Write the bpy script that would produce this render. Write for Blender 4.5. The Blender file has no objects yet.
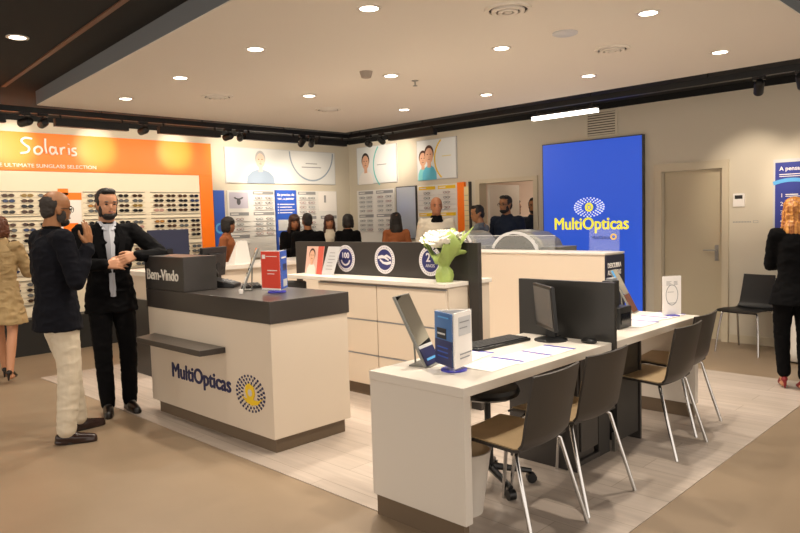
import bpy, bmesh, math, random
from mathutils import Vector, Matrix, noise, Euler
random.seed(7)
C = bpy.context.scene.collection
# ------------------------------------------------------------------ camera
PI = math.pi
cam_d = bpy.data.cameras.new('camera'); cam = bpy.data.objects.new('camera', cam_d); C.objects.link(cam)
FPX, YAW, PIT, ROL = 693.78, 0.796265, 0.0701702, -0.0286282
fw = Vector((math.sin(YAW)*math.cos(PIT), math.cos(YAW)*math.cos(PIT), -math.sin(PIT)))
rt = Vector((math.cos(YAW), -math.sin(YAW), 0)); up = rt.cross(fw)
r2 = rt*math.cos(ROL)+up*math.sin(ROL); u2 = -rt*math.sin(ROL)+up*math.cos(ROL)
M = Matrix((r2, u2, -fw)).transposed().to_4x4(); M.translation = Vector((0, 0, 1.5))
cam.matrix_world = M
cam_d.sensor_width = 36; cam_d.sensor_fit = 'HORIZONTAL'; cam_d.lens = FPX/800*36; cam_d.clip_start = .05
S = bpy.context.scene; S.camera = cam
# ------------------------------------------------------------------ world, exposure
w = bpy.data.worlds.new('world'); S.world = w; w.use_nodes = True
w.node_tree.nodes['Background'].inputs[0].default_value = (1.0, .88, .76, 1)
w.node_tree.nodes['Background'].inputs[1].default_value = 1.35
S.view_settings.view_transform = 'Standard'; S.view_settings.look = 'None'
S.view_settings.gamma = 1; S.view_settings.use_curve_mapping = False
S.view_settings.exposure = 0.36
LIGHT = (1, .88, .73)
DOWN_W = 80; SPOT_W = 60; WASH_W = 12
# ------------------------------------------------------------------ materials
def lin(h):
    if isinstance(h, str):
        h = h.lstrip('#'); c = [int(h[i:i+2], 16)/255 for i in (0, 2, 4)]
    else: c = list(h)
    return tuple(((v/12.92) if v <= .04045 else ((v+.055)/1.055)**2.4) for v in c)+(1,)
MC = {}
def mat(name, col, rough=.5, metal=0, bump=0, bscale=30, var=0, vscale=3, emit=0, alpha=1, trans=0, coat=0):
    if name in MC: return MC[name]
    m = bpy.data.materials.new(name); m.use_nodes = True; MC[name] = m
    nt = m.node_tree; b = nt.nodes['Principled BSDF']; c = lin(col)
    b.inputs['Base Color'].default_value = c; b.inputs['Roughness'].default_value = rough
    b.inputs['Metallic'].default_value = metal
    if coat: b.inputs['Coat Weight'].default_value = coat
    if emit: b.inputs['Emission Color'].default_value = c; b.inputs['Emission Strength'].default_value = emit
    if alpha < 1: b.inputs['Alpha'].default_value = alpha
    if name.endswith(('_wool','_cloth','_chino','_shirt')): b.inputs['Specular IOR Level'].default_value = .15
    if trans: b.inputs['Transmission Weight'].default_value = trans; b.inputs['IOR'].default_value = 1.2
    tc = nt.nodes.new('ShaderNodeTexCoord')
    if var:
        n = nt.nodes.new('ShaderNodeTexNoise'); n.inputs['Scale'].default_value = vscale; n.inputs['Detail'].default_value = 5
        nt.links.new(tc.outputs['Object'], n.inputs['Vector'])
        r = nt.nodes.new('ShaderNodeMapRange'); r.inputs[1].default_value = .3; r.inputs[2].default_value = .7
        r.inputs[3].default_value = 1-var; r.inputs[4].default_value = 1+var
        nt.links.new(n.outputs['Fac'], r.inputs[0])
        mx = nt.nodes.new('ShaderNodeVectorMath'); mx.operation = 'SCALE'; mx.inputs[0].default_value = c[:3]
        nt.links.new(r.outputs[0], mx.inputs['Scale']); nt.links.new(mx.outputs[0], b.inputs['Base Color'])
    if bump:
        n = nt.nodes.new('ShaderNodeTexNoise'); n.inputs['Scale'].default_value = bscale; n.inputs['Detail'].default_value = 4
        nt.links.new(tc.outputs['Object'], n.inputs['Vector'])
        bp = nt.nodes.new('ShaderNodeBump'); bp.inputs['Strength'].default_value = bump; bp.inputs['Distance'].default_value = .01
        nt.links.new(n.outputs['Fac'], bp.inputs['Height']); nt.links.new(bp.outputs[0], b.inputs['Normal'])
    return m
def plank_mat():
    m = mat('pale_oak_planks', '#b0a08c', .42); nt = m.node_tree; b = nt.nodes['Principled BSDF']
    tc = nt.nodes.new('ShaderNodeTexCoord')
    br = nt.nodes.new('ShaderNodeTexBrick'); br.inputs['Scale'].default_value = 1
    br.inputs['Brick Width'].default_value = 1.3; br.inputs['Row Height'].default_value = .19
    br.inputs['Mortar Size'].default_value = .002; br.offset = .37
    br.inputs['Color1'].default_value = lin('#bbaea3'); br.inputs['Color2'].default_value = lin('#b0a397'); br.inputs['Mortar'].default_value = lin('#8f8272')
    rm = nt.nodes.new('ShaderNodeMapping'); rm.inputs['Rotation'].default_value = (0,0,math.pi/2); nt.links.new(tc.outputs['Object'], rm.inputs[0]); nt.links.new(rm.outputs[0], br.inputs['Vector'])
    mp = nt.nodes.new('ShaderNodeMapping'); mp.inputs['Scale'].default_value = (1.2, 14, 1)
    n = nt.nodes.new('ShaderNodeTexNoise'); n.inputs['Scale'].default_value = 1.6; n.inputs['Detail'].default_value = 6
    nt.links.new(rm.outputs[0], mp.inputs[0]); nt.links.new(mp.outputs[0], n.inputs['Vector'])
    r = nt.nodes.new('ShaderNodeMapRange'); r.inputs[1].default_value = .3; r.inputs[2].default_value = .7; r.inputs[3].default_value = .88; r.inputs[4].default_value = 1.1
    nt.links.new(n.outputs['Fac'], r.inputs[0])
    v = nt.nodes.new('ShaderNodeVectorMath'); v.operation = 'SCALE'
    nt.links.new(br.outputs['Color'], v.inputs[0]); nt.links.new(r.outputs[0], v.inputs['Scale']); nt.links.new(v.outputs[0], b.inputs['Base Color'])
    return m
m_floor = mat('beige_concrete', '#8f7c66', .38, var=.10, vscale=1.3, bump=.05, bscale=8)
m_plank = plank_mat()
m_wall = mat('cream_wall_paint', '#cdc5b4', .75, var=.015, vscale=.7)
m_ceil = mat('white_ceiling_paint', '#e4ddd2', .85)
m_fascia = mat('grey_ceiling_edge', '#6f7377', .7)
m_dark = mat('black_ceiling_paint', '#0e0f10', .9)
m_track = mat('black_track_metal', '#0c0d0f', .45)
m_copper = mat('copper_slot', '#6b4630', .5)
m_white = mat('white_laminate', '#d9d2c8', .32)
m_white2 = mat('warm_white_laminate', '#d6c8b6', .38)
m_brown = mat('taupe_plinth', '#6a5a48', .45)
m_char = mat('charcoal_laminate', '#34312f', .35)
m_chartop = mat('charcoal_top', '#3b3633', .28)
m_black = mat('black_plastic', '#101113', .35)
m_navy = mat('navy_print', '#1d2150', .5)
m_navyface = mat('navy_laminate', '#1c2038', .4)
m_blue = mat('blue_print', '#2a55b8', .5)
m_lblue = mat('light_blue_print', '#58a6e0', .5)
m_orange = mat('orange_laminate', '#ff7d0c', .42)
m_yellow = mat('yellow_print', '#e8c21c', .5)
m_red = mat('red_print', '#d23a22', .5)
m_paper = mat('white_paper', '#ece8e4', .55)
m_grey = mat('grey_print', '#8d8f92', .6)
m_lgrey = mat('pale_grey_print', '#c5c6c8', .5)
m_chrome = mat('chrome_tube', '#c8c8c8', .18, 1)
m_steel = mat('brushed_steel', '#a8a6a0', .35, 1)
m_silver = mat('silver_plastic', '#84847f', .35, .3)
m_mirror = mat('mirror_glass', '#d8dcdc', .03, 1)
m_ply = mat('light_oak_veneer', '#ab9472', .42, var=.08, vscale=9)
m_shell = mat('dark_chair_shell', '#2f2b28', .38)
m_glass = mat('clear_acrylic', '#e8eef2', .15, alpha=.08)
m_lampglow = mat('lamp_glow', '#fff3e0', .5, emit=9)
m_tube = mat('linear_lamp_glow', '#fff6ea', .5, emit=3.2)
m_screenblue = mat('backlit_blue_film', '#2a55cc', .5, emit=.5)
m_screenyel = mat('backlit_yellow_film', '#ece040', .5, emit=.6)
m_screenwht = mat('backlit_white_film', '#e6ecff', .5, emit=.6)
# ------------------------------------------------------------------ mesh builder
def basis(origin, xd, nd=None):
    """local frame: x along xd, y = up, z = normal (xd x up)"""
    x = Vector(xd).normalized(); y = Vector((0, 0, 1)); z = x.cross(y)
    m = Matrix((x, y, z)).transposed().to_4x4(); m.translation = Vector(origin); return m
class MB:
    def __init__(s): s.v = []; s.f = []; s.mi = []; s.T = Matrix(); s.k = 0
    def add(s, vs, fs):
        o = len(s.v); s.v += [tuple(s.T @ Vector(p)) for p in vs]
        s.f += [tuple(i+o for i in f) for f in fs]; s.mi += [s.k]*len(fs); return s
    def box(s, x0, x1, y0, y1, z0, z1):
        return s.add([(x0,y0,z0),(x1,y0,z0),(x1,y1,z0),(x0,y1,z0),(x0,y0,z1),(x1,y0,z1),(x1,y1,z1),(x0,y1,z1)],
                     [(0,3,2,1),(4,5,6,7),(0,1,5,4),(1,2,6,5),(2,3,7,6),(3,0,4,7)])
    def prism(s, pts, z0, z1):
        n = len(pts); a = sum(pts[i][0]*pts[(i+1)%n][1]-pts[(i+1)%n][0]*pts[i][1] for i in range(n))
        if a < 0: pts = pts[::-1]
        return s.add([(p[0],p[1],z0) for p in pts]+[(p[0],p[1],z1) for p in pts],
                     [tuple(range(n-1,-1,-1)), tuple(range(n,2*n))]+[(i,(i+1)%n,(i+1)%n+n,i+n) for i in range(n)])
    def disc(s, cx, cy, r, z0, z1, ry=None, n=28):
        ry = ry or r
        return s.prism([(cx+r*math.cos(2*PI*i/n), cy+ry*math.sin(2*PI*i/n)) for i in range(n)], z0, z1)
    def ring(s, cx, cy, ro, ri, z0, z1, n=32, a0=0, a1=2*PI, ryo=None, ryi=None):
        ryo = ryo or ro; ryi = ryi or ri; full = abs(a1-a0-2*PI) < 1e-6; m = n if full else n+1; vs = []
        for i in range(m):
            a = a0+(a1-a0)*i/n; c, q = math.cos(a), math.sin(a)
            vs += [(cx+ro*c,cy+ryo*q,z0),(cx+ro*c,cy+ryo*q,z1),(cx+ri*c,cy+ryi*q,z1),(cx+ri*c,cy+ryi*q,z0)]
        fs = []
        for i in range(n):
            a = 4*i; b = 4*((i+1)%m)
            fs += [(a,b,b+1,a+1),(a+1,b+1,b+2,a+2),(a+2,b+2,b+3,a+3),(a+3,b+3,b,a)]
        if not full: fs += [(0,1,2,3),(4*n+3,4*n+2,4*n+1,4*n)]
        return s.add(vs, fs)
    def lathe(s, prof, cx=0, cy=0, n=28):
        vs = []; fs = []
        for r, z in prof:
            for i in range(n):
                a = 2*PI*i/n; vs.append((cx+r*math.cos(a), cy+r*math.sin(a), z))
        for j in range(len(prof)-1):
            for i in range(n):
                i2 = (i+1)%n; fs.append((j*n+i, j*n+i2, (j+1)*n+i2, (j+1)*n+i))
        fs.append(tuple(range(n-1,-1,-1))); fs.append(tuple((len(prof)-1)*n+i for i in range(n)))
        return s.add(vs, fs)
    def tube(s, pts, r, n=10, r1=None):
        pts = [Vector(p) for p in pts]; L = len(pts); vs = []; fs = []; prev = None
        for j, p in enumerate(pts):
            t = (pts[min(j+1,L-1)]-pts[max(j-1,0)]).normalized()
            a = prev if prev else (Vector((0,0,1)) if abs(t.z) < .9 else Vector((1,0,0)))
            a = (a-t*a.dot(t)).normalized(); prev = a; b = t.cross(a)
            rr = r if r1 is None else r+(r1-r)*j/(L-1)
            for i in range(n):
                q = 2*PI*i/n; vs.append(tuple(p+a*rr*math.cos(q)+b*rr*math.sin(q)))
        for j in range(L-1):
            for i in range(n):
                i2 = (i+1)%n; fs.append((j*n+i, j*n+i2, (j+1)*n+i2, (j+1)*n+i))
        fs.append(tuple(range(n-1,-1,-1))); fs.append(tuple((L-1)*n+i for i in range(n)))
        return s.add(vs, fs)
    def ell(s, c, rx, ry, rz, R=None, nu=16, nv=10):
        vs = []; fs = []; c = Vector(c); R = R or Matrix.Identity(3)
        for j in range(1, nv):
            th = PI*j/nv
            for i in range(nu):
                a = 2*PI*i/nu; vs.append(tuple(c+R @ Vector((rx*math.sin(th)*math.cos(a), ry*math.sin(th)*math.sin(a), -rz*math.cos(th)))))
        b = len(vs); vs += [tuple(c+R @ Vector((0,0,-rz))), tuple(c+R @ Vector((0,0,rz)))]
        for j in range(nv-2):
            for i in range(nu): fs.append((j*nu+i, j*nu+(i+1)%nu, (j+1)*nu+(i+1)%nu, (j+1)*nu+i))
        for i in range(nu): fs += [(b,(i+1)%nu,i),(b+1,(nv-2)*nu+i,(nv-2)*nu+(i+1)%nu)]
        return s.add(vs, fs)
    def caps(s, p, q, r0, r1):
        """tapered capsule"""
        p = Vector(p); q = Vector(q); d = (q-p)
        if d.length < 1e-5: return s.ell(p, r0, r0, r0)
        t = d.normalized(); a = Vector((0,0,1)) if abs(t.z) < .9 else Vector((1,0,0)); a = (a-t*a.dot(t)).normalized(); b = t.cross(a); n = 14
        rings = [(p-t*r0*math.cos(k), r0*math.sin(k)) for k in (.35,.8,1.2)]+[(p,r0),(q,r1)]+[(q+t*r1*math.sin(k), r1*math.cos(k)) for k in (.37,.8,1.2)]
        vs = [tuple(c+a*r*math.cos(2*PI*i/n)+b*r*math.sin(2*PI*i/n)) for c, r in rings for i in range(n)]; fs = []
        L = len(rings)
        for j in range(L-1):
            for i in range(n):
                i2 = (i+1)%n; fs.append((j*n+i, j*n+i2, (j+1)*n+i2, (j+1)*n+i))
        fs.append(tuple(range(n-1,-1,-1))); fs.append(tuple((L-1)*n+i for i in range(n)))
        return s.add(vs, fs)
    def loft(s, rings, n=24, e=1.0):
        """rings: (cx, cy, z, rx, ry)"""
        vs = []; fs = []; L = len(rings)
        for cx, cy, z, rx, ry in rings:
            for i in range(n):
                a = 2*PI*i/n; c, q = math.cos(a), math.sin(a)
                vs.append((cx+rx*math.copysign(abs(c)**e, c), cy+ry*math.copysign(abs(q)**e, q), z))
        for j in range(L-1):
            for i in range(n):
                i2 = (i+1)%n; fs.append((j*n+i, j*n+i2, (j+1)*n+i2, (j+1)*n+i))
        fs.append(tuple(range(n-1,-1,-1))); fs.append(tuple((L-1)*n+i for i in range(n)))
        return s.add(vs, fs)
    def mesh(s, name, mats):
        me = bpy.data.meshes.new(name); me.from_pydata(s.v, [], s.f)
        for m in (mats if isinstance(mats, (list, tuple)) else [mats]): me.materials.append(m)
        me.polygons.foreach_set('material_index', s.mi); me.update()
        return me
def link(name, me, parent=None):
    o = bpy.data.objects.new(name, me); C.objects.link(o)
    if parent: o.parent = parent
    return o
def fin(me, smooth=False, fix=True):
    if fix:
        bm = bmesh.new(); bm.from_mesh(me); bmesh.ops.recalc_face_normals(bm, faces=bm.faces); bm.to_mesh(me); bm.free()
    if smooth:
        me.polygons.foreach_set('use_smooth', [True]*len(me.polygons))
        me.set_sharp_from_angle(angle=math.radians(smooth if smooth is not True else 40))
    return me
def obj(name, mb, m, parent=None, smooth=False, bev=0):
    o = link(name, fin(mb.mesh(name, m), smooth), parent)
    if bev:
        b = o.modifiers.new('bevel', 'BEVEL'); b.width = bev; b.segments = 2; b.limit_method = 'ANGLE'
    return o
def tag(o, label, cat, group=None, kind=None):
    o['label'] = label; o['category'] = cat
    if group: o['group'] = group
    if kind: o['kind'] = kind
    return o
def thing(name, label, cat, loc=(0,0,0), rz=0, group=None):
    o = bpy.data.objects.new(name, None); C.objects.link(o); o.empty_display_size = .1
    o.location = loc; o.rotation_euler = (0,0,rz); return tag(o, label, cat, group)
def struct(name, mb, m, parent=None, **k):
    o = obj(name, mb, m, parent, **k)
    if not parent: o['kind'] = 'structure'
    return o
def dup(root, loc=None, rz=None, label=None, group=None):
    r = root.copy(); C.objects.link(r)
    if loc is not None: r.location = loc
    if rz is not None: r.rotation_euler = (0,0,rz)
    if label: r['label'] = label
    if group: r['group'] = group
    for ch in list(root.children):
        c = ch.copy(); C.objects.link(c); c.parent = r
        for g in ch.children:
            d = g.copy(); C.objects.link(d); d.parent = c
    return r
def text(name, s, size, m, T, parent=None, depth=.003, off=0, width=None, align='LEFT', shear=0, bold=0):
    cu = bpy.data.curves.new(name, 'FONT'); cu.body = s; cu.size = size; cu.extrude = depth; cu.offset = off; cu.align_x = align; cu.shear = shear; cu.resolution_u = 4
    t = bpy.data.objects.new('tmp', cu); C.objects.link(t); bpy.context.view_layer.update()
    me = bpy.data.meshes.new_from_object(t.evaluated_get(bpy.context.evaluated_depsgraph_get())); bpy.data.objects.remove(t); bpy.data.curves.remove(cu)
    k = 1
    if width:
        xs = [v.co.x for v in me.vertices]; k = width/(max(xs)-min(xs))
    if bold:
        bm = bmesh.new(); 
        for dx, dy, dz in ((-bold,0,0),(bold,0,.0002),(0,bold*.7,.0004),(0,-bold*.7,.0006)):
            m2 = me.copy(); m2.transform(Matrix.Translation((dx/k,dy,dz))); bm.from_mesh(m2); bpy.data.meshes.remove(m2)
        bm.to_mesh(me); bm.free()
    me.transform(T @ Matrix.Diagonal((k, 1, 1, 1))); me.name = name; me.materials.clear(); me.materials.append(m)
    return link(name, me, parent)
# ------------------------------------------------------------------ structure
WX, WY, WZ = 8.10, 9.10, 2.79
b = MB(); b.box(-4, 11.2, -4, 9.4, -.1, 0); struct('floor', b, m_floor)
b = MB(); b.prism([(2.37,1.46),(6.55,1.46),(6.55,7.4),(2.37,7.4)], .0005, .004); struct('floor', b, m_plank)
b = MB(); b.box(-4, 8.25, WY, WY+.15, 0, 3.0); struct('wall_back', b, m_wall)
b = MB(); D0, D1, DZ = 5.33, 6.25, 1.96
b.box(WX, WX+.15, -4, 2.85, 0, 3.0); b.box(WX, WX+.15, 3.54, D0-.07, 0, 3.0); b.box(WX, WX+.15, D1+.07, WY, 0, 3.0)
b.box(WX, WX+.15, 2.85, 3.54, 1.95, 3.0); b.box(WX, WX+.15, D0-.07, D1+.07, DZ+.06, 3.0); struct('wall_right', b, m_wall)
b = MB(); b.box(11.0, 11.15, 3.9, 8.6, 0, 3.0); b.box(8.25, 11.0, 8.5, 8.65, 0, 3.0); b.box(8.25, 11.0, 3.85, 4.0, 0, 3.0)
struct('wall_inner_room', b, mat('pinkish_wall_paint', '#d8c2b2', .8))
b = MB(); b.box(8.25, 11.1, 3.9, 8.6, 2.6, 2.7); struct('ceiling', b, m_ceil)
b = MB(); b.box(-3, 8.25, -1.5, 9.25, 2.85, 3.05); struct('ceiling', b, m_dark)
isl = [(2.50,7.42),(2.17,3.37),(2.00,1.30),(6.49,1.30),(6.56,7.42)]
def shrink(p, d): return p
b = MB(); b.prism(isl, 2.722, 2.85); b.mi = [0]*len(b.f); struct('ceiling', b, m_fascia)
b = MB(); b.prism([(x+(.004 if x < 4 else -.004), y+(.004 if y < 4 else -.004)) for x, y in isl], 2.715, 2.7225); struct('ceiling', b, m_ceil)
b = MB(); b.box(-4, WX, WY-.03, WY, WZ, 2.85); struct('trim_1', b, m_dark)
b = MB(); b.box(WX-.03, WX, -4, WY-.03, WZ-.01, 2.85); struct('trim_2', b, m_dark)
b = MB()
for x0, y0, x1, y1 in ((2.165,7.32,1.87,3.69),(1.87,3.69,1.62,.75)):
    b.prism([(x0,y0),(x1,y1),(x1+.035,y1),(x0+.035,y0)], 2.84, 2.85)
struct('trim_3', b, m_copper)
b = MB()
for x0 in (.3, -1.6):
    b.prism([(x0,8.6),(x0-.3,.8),(x0-.26,.8),(x0+.04,8.6)], 2.84, 2.85)
struct('trim_4', b, m_copper)
# closed door with frame
b = MB(); T = basis((WX, 3.63, 0), (0,-1,0)); b.T = T
b.box(0, .09, 0, 2.04, -.001, .03); b.box(.78, .85, 0, 2.04, -.001, .03); b.box(.09, .78, 1.95, 2.04, -.001, .03)
m_door = mat('beige_door_paint', '#bdb197', .5); m_frame = mat('beige_frame_paint', '#c8bda6', .5)
struct('trim_5', b, m_frame)
b = MB(); b.box(WX+.05, WX+.09, 2.855, 3.535, .01, 1.945); dr = struct('door_1', b, m_door)
b = MB(); b.T = basis((WX+.05, 2.93, 1.0), (0,-1,0))
b.box(-.02, .02, -.09, .09, 0, .008); b.tube([(0,.03,0),(0,.03,.05),(-.01,.03,.055),(-.13,.03,.055)], .009); b.disc(0,-.06,.012,0,.02)
obj('door_handle', b, m_steel, dr, smooth=True)
# open doorway frame
b = MB(); b.T = basis((WX, D1+.07, 0), (0,-1,0)); L = D1-D0
b.box(.001, .07, 0, DZ+.059, -.15, .02); b.box(.07+L, .139+L, 0, DZ+.059, -.15, .02); b.box(.07, .07+L, DZ, DZ+.059, -.15, .02)
struct('trim_6', b, m_frame)
b = MB(); b.box(8.26, 9.02, 6.20, 6.24, .01, 1.95)
dr = struct('door_2', b, m_white); b = MB(); b.T = basis((8.95, 6.20, 1.0), (1,0,0)); b.tube([(0,0,0),(0,0,.05),(-.1,0,.05)], .009); obj('door_handle', b, m_steel, dr, smooth=True)
for n, (y0, y1) in enumerate(((-4, 2.775), (3.63, 5.26), (6.32, WY))):
    b = MB(); b.box(WX-.015, WX, y0, y1, 0, .09); struct('baseboard_right', b, m_frame)
b = MB(); b.box(5.45, WX-.015, WY-.015, WY, 0, .09); struct('baseboard_back', b, m_frame)
# ------------------------------------------------------------------ ceiling fittings
def downlight_proto(label, ceilz, glow):
    t = thing('ceiling_downlight', label, 'ceiling light', (0,0,ceilz), 0, 'recessed downlights in the ceiling')
    b = MB(); b.ring(0,0,.074,.054,-.006,.0); obj('trim_ring', b, m_white, t, smooth=True)
    b = MB(); b.disc(0,0,.054,-.004,-.001); obj('lamp', b, glow, t)
    return t
def down_lamp(x, y, z, W):
    l = bpy.data.lights.new('downlight_beam', 'SPOT'); l.energy = W; l.color = LIGHT; l.spot_size = math.radians(135); l.spot_blend = .75; l.shadow_soft_size = .035
    o = bpy.data.objects.new('downlight_beam', l); C.objects.link(o); o.location = (x, y, z)
DL = [(2.84,2.97),(4.22,1.93),(2.88,4.18),(4.24,3.05),(2.95,5.38),(4.29,4.24),(5.70,3.16),(5.70,2.03),(3.02,6.57),(4.33,5.41),(5.73,5.47),(5.72,4.31)]
dword = {0:'at the near left over the drawers', }
proto = None; names = ['top middle of the photo','above and right of the two round vents','over the front of the reception counter','right of the small sprinkler near the large round vent',
 'over the far end of the reception counter','between the smoke detector and the sprinkler rose','just beyond the right round vent','nearest the right hand soffit','closest to the left ceiling corner','in the far left row before the corner','nearest the far corner of the ceiling','in the right hand row over the tall counter']
for i, (x, y) in enumerate(DL):
    lb = 'round recessed white ceiling downlight, '+names[i]
    if not proto: proto = downlight_proto(lb, 2.715, m_lampglow); proto.location = (x,y,2.715)
    else: dup(proto, (x,y,2.715), 0, lb)
    down_lamp(x, y, 2.70, DOWN_W)
for x, y in ((2.84,1.75),): down_lamp(x, y, 2.70, DOWN_W); dup(proto, (x,y,2.715), 0, 'round recessed white ceiling downlight, nearest the front edge of the ceiling')
for (x, y), lb in zip(((1.723,5.40),(1.67,4.20),(.38,4.6),(.38,6.8)), ('in the black ceiling at the left, beside the copper strip','in the black ceiling at the top edge of the photo','in the black ceiling, out to the left','in the black ceiling, far out to the left')):
    dup(proto, (x,y,2.85), 0, 'round recessed downlight '+lb); down_lamp(x, y, 2.83, DOWN_W*.42)
def vent(x, y, r, lb):
    t = thing('ceiling_vent', lb, 'ceiling vent', (x,y,2.715))
    b = MB(); b.ring(0,0,r,r*.82,-.012,0); b.ring(0,0,r*.70,r*.52,-.02,-.006); b.ring(0,0,r*.42,r*.26,-.024,-.01); obj('vent_ring', b, m_ceil, t, smooth=True)
    b = MB(); b.disc(0,0,r*.84,-.004,0); obj('vent_throat', b, mat('vent_shadow_grey', '#4c4846', .8), t)
    b = MB(); b.disc(0,0,r*.16,-.024,-.006); obj('vent_cap', b, m_ceil, t)
vent(3.483,2.452,.14,'round ceiling air vent at the top of the photo, the nearest one')
vent(4.92,2.53,.13,'round ceiling air vent on the right side of the ceiling')
vent(3.652,5.97,.15,'faint round ceiling air vent on the left, over the reception counter')
vent(5.03,5.96,.14,'faint round ceiling air vent toward the far corner of the ceiling')
b = MB(); b.lathe([(.07,-.015),(.085,-.008),(.085,0)]); o = obj('ceiling_speaker', b, m_lgrey, smooth=True); o.location = (4.233,2.519,2.715); tag(o, 'flat grey round ceiling speaker between the two right vents', 'speaker')
b = MB(); b.lathe([(.02,-.055),(.04,-.05),(.05,-.02),(.055,0)]); o = obj('smoke_detector', b, mat('detector_grey','#a09488',.6), smooth=True); o.location = (4.015,4.258,2.715); tag(o, 'small round smoke detector on the ceiling beside a downlight', 'smoke detector')
b = MB(); b.lathe([(.03,-.004),(.03,0)]); b.tube([(0,0,0),(0,0,-.045)], .006); b.disc(0,0,.02,-.05,-.045); o = obj('fire_sprinkler', b, m_steel); o.location = (4.618,4.265,2.715); tag(o, 'tiny metal fire sprinkler hanging from the white ceiling', 'sprinkler')
# tracks
def rail(name, p, q, lb):
    b = MB(); p = Vector(p); q = Vector(q); d = (q-p).normalized(); n = Vector((-d.y,d.x,0))*.03
    b.prism([tuple((p+n)[:2]),tuple((q+n)[:2]),tuple((q-n)[:2]),tuple((p-n)[:2])], 2.655, 2.71)
    for k in range(int((q-p).length/1.2)+1):
        c = p+d*(.2+1.2*k); b.box(c.x-.006,c.x+.006,c.y-.006,c.y+.006,2.71,2.849)
    o = obj(name, b, m_track); tag(o, lb, 'lighting track'); return o
rail('lighting_track', (-3,7.56,0), (6.72,7.56,0), 'long black lighting track in front of the orange display wall')
rail('lighting_track', (6.72,7.50,0), (6.72,.2,0), 'long black lighting track along the right hand wall')
def spot(x, y, z, aim, lb, W=None, size=44, color=None):
    """black track spotlight: adapter, stem, can aimed at a wall point"""
    t = thing('track_spotlight', lb, 'spotlight', (x,y,2.655), 0, 'track spotlights')
    b = MB(); b.box(-.05,.05,-.018,.018,-.03,0) if abs(y-7.56) < .1 else b.box(-.018,.018,-.05,.05,-.03,0); obj('adapter', b, m_track, t)
    h = 2.655-z; b = MB(); b.tube([(0,0,-.02),(0,0,-h+.02)], .009); obj('stem', b, m_track, t)
    d = (Vector(aim)-Vector((x,y,z))).normalized(); a = d.orthogonal().normalized(); bb = d.cross(a)
    R = Matrix((a,bb,d)).transposed().to_4x4(); R.translation = Vector((0,0,-h))
    b = MB(); b.T = R; b.lathe([(.015,-.095),(.034,-.085),(.042,-.06),(.042,.07),(.038,.073),(.034,.05)]); obj('lamp_can', b, m_track, t, smooth=True)
    b = MB(); b.T = R; b.disc(0,0,.033,.045,.055); obj('lens', b, m_lampglow, t)
    if W:
        l = bpy.data.lights.new('track_beam', 'SPOT'); l.energy = W; l.color = color or (1,.84,.66); l.spot_size = math.radians(size); l.spot_blend = .9; l.shadow_soft_size = .04
        o = bpy.data.objects.new('track_beam', l); C.objects.link(o); o.location = Vector((x,y,z))+d*.09; o.rotation_euler = d.to_track_quat('-Z','Y').to_euler()
B1 = .985
SP = [(2.43,'leftmost track spotlight, tilted, above the handwritten sign',(2.0,9.1,2.45)),(2.60,'track spotlight pointing down, second from the left above the handwritten sign',(2.76,9.1,2.48)),
 (3.66,'lone tilted track spotlight above the middle of the orange board',(3.74,9.1,2.49)),(4.75,'left one of a pair of spotlights above the orange board corner',(4.83,9.1,2.50)),
 (4.92,'right one of a pair of spotlights, next to the grey haired man picture',(5.9,9.1,2.5)),(5.90,'left one of the spotlight pair over the wide white picture',(6.4,9.1,1.9)),(6.06,'right one of the spotlight pair over the wide white picture',(7.1,9.1,2.0))]
for x, lb, aim in SP: spot(x, 7.56, 2.56, aim, lb, 130 if x in (2.60,3.66,4.75) else 100, 26 if x in (2.60,3.66,4.75) else 46)
spot(1.2, 7.56, 2.56, (1.2,9.1,2.1), 'track spotlight left of the picture edge', SPOT_W)
spot(6.72, 7.12, 2.54, (8.1,8.0,2.5), 'left one of the spotlight pair near the far corner', SPOT_W*1.3)
spot(6.72, 6.86, 2.56, (8.1,7.7,2.35), 'right one of the spotlight pair near the far corner', SPOT_W)
spot(6.72, 2.06, 2.56, (8.1,2.55,1.8), 'black cylindrical spotlight above the closed beige door', SPOT_W*1.1)
spot(6.72, 1.72, 2.56, (8.1,1.9,1.8), 'black cylindrical spotlight at the right edge of the photo', SPOT_W*1.1)
def washer(p, q, lb, W, wall):
    """linear luminaire between p and q hung under the track, throwing light at the wall"""
    p = Vector(p); q = Vector(q); d = (q-p).normalized(); n = Vector((-d.y,d.x,0)); 
    if n.dot(wall) < 0: n = -n
    c = (p+q)/2; t = thing('linear_lamp', lb, 'ceiling light', (c.x,c.y,2.655), 0, 'linear lamps under the lighting track'); L = (q-p).length/2
    T = Matrix((d, Vector((0,0,1)).cross(d) if False else n, Vector((0,0,1)))).transposed().to_4x4()
    b = MB(); b.T = T; b.box(-L,L,-.035,.035,-.115,-.035); obj('housing', b, m_track, t)
    b = MB(); b.T = T; b.box(-L+.05,-L+.07,-.01,.01,-.035,0); obj('bracket', b, m_track, t); b = MB(); b.T = T; b.box(L-.07,L-.05,-.01,.01,-.035,0); obj('bracket', b, m_track, t)
    if W:
        b = MB(); b.T = T; b.box(-L+.01,L-.01,.035,.038,-.105,-.045); obj('diffuser', b, m_tube, t)
        l = bpy.data.lights.new('linear_beam', 'AREA'); l.shape = 'RECTANGLE'; l.size = 2*L; l.size_y = .06; l.energy = W*2*L; l.color = (1,.84,.64)
        o = bpy.data.objects.new('linear_beam', l); C.objects.link(o); dd = (n+Vector((0,0,-.75))).normalized()
        o.location = Vector((c.x,c.y,2.56))+n*.05; o.rotation_euler = dd.to_track_quat('-Z','Y').to_euler()
        # keep the long side along the track
        z = -dd; x = d; y = z.cross(x); o.matrix_world = Matrix((x,y,z)).transposed().to_4x4(); o.matrix_world.translation = Vector((c.x,c.y,2.55))+n*.06
    return t
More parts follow.
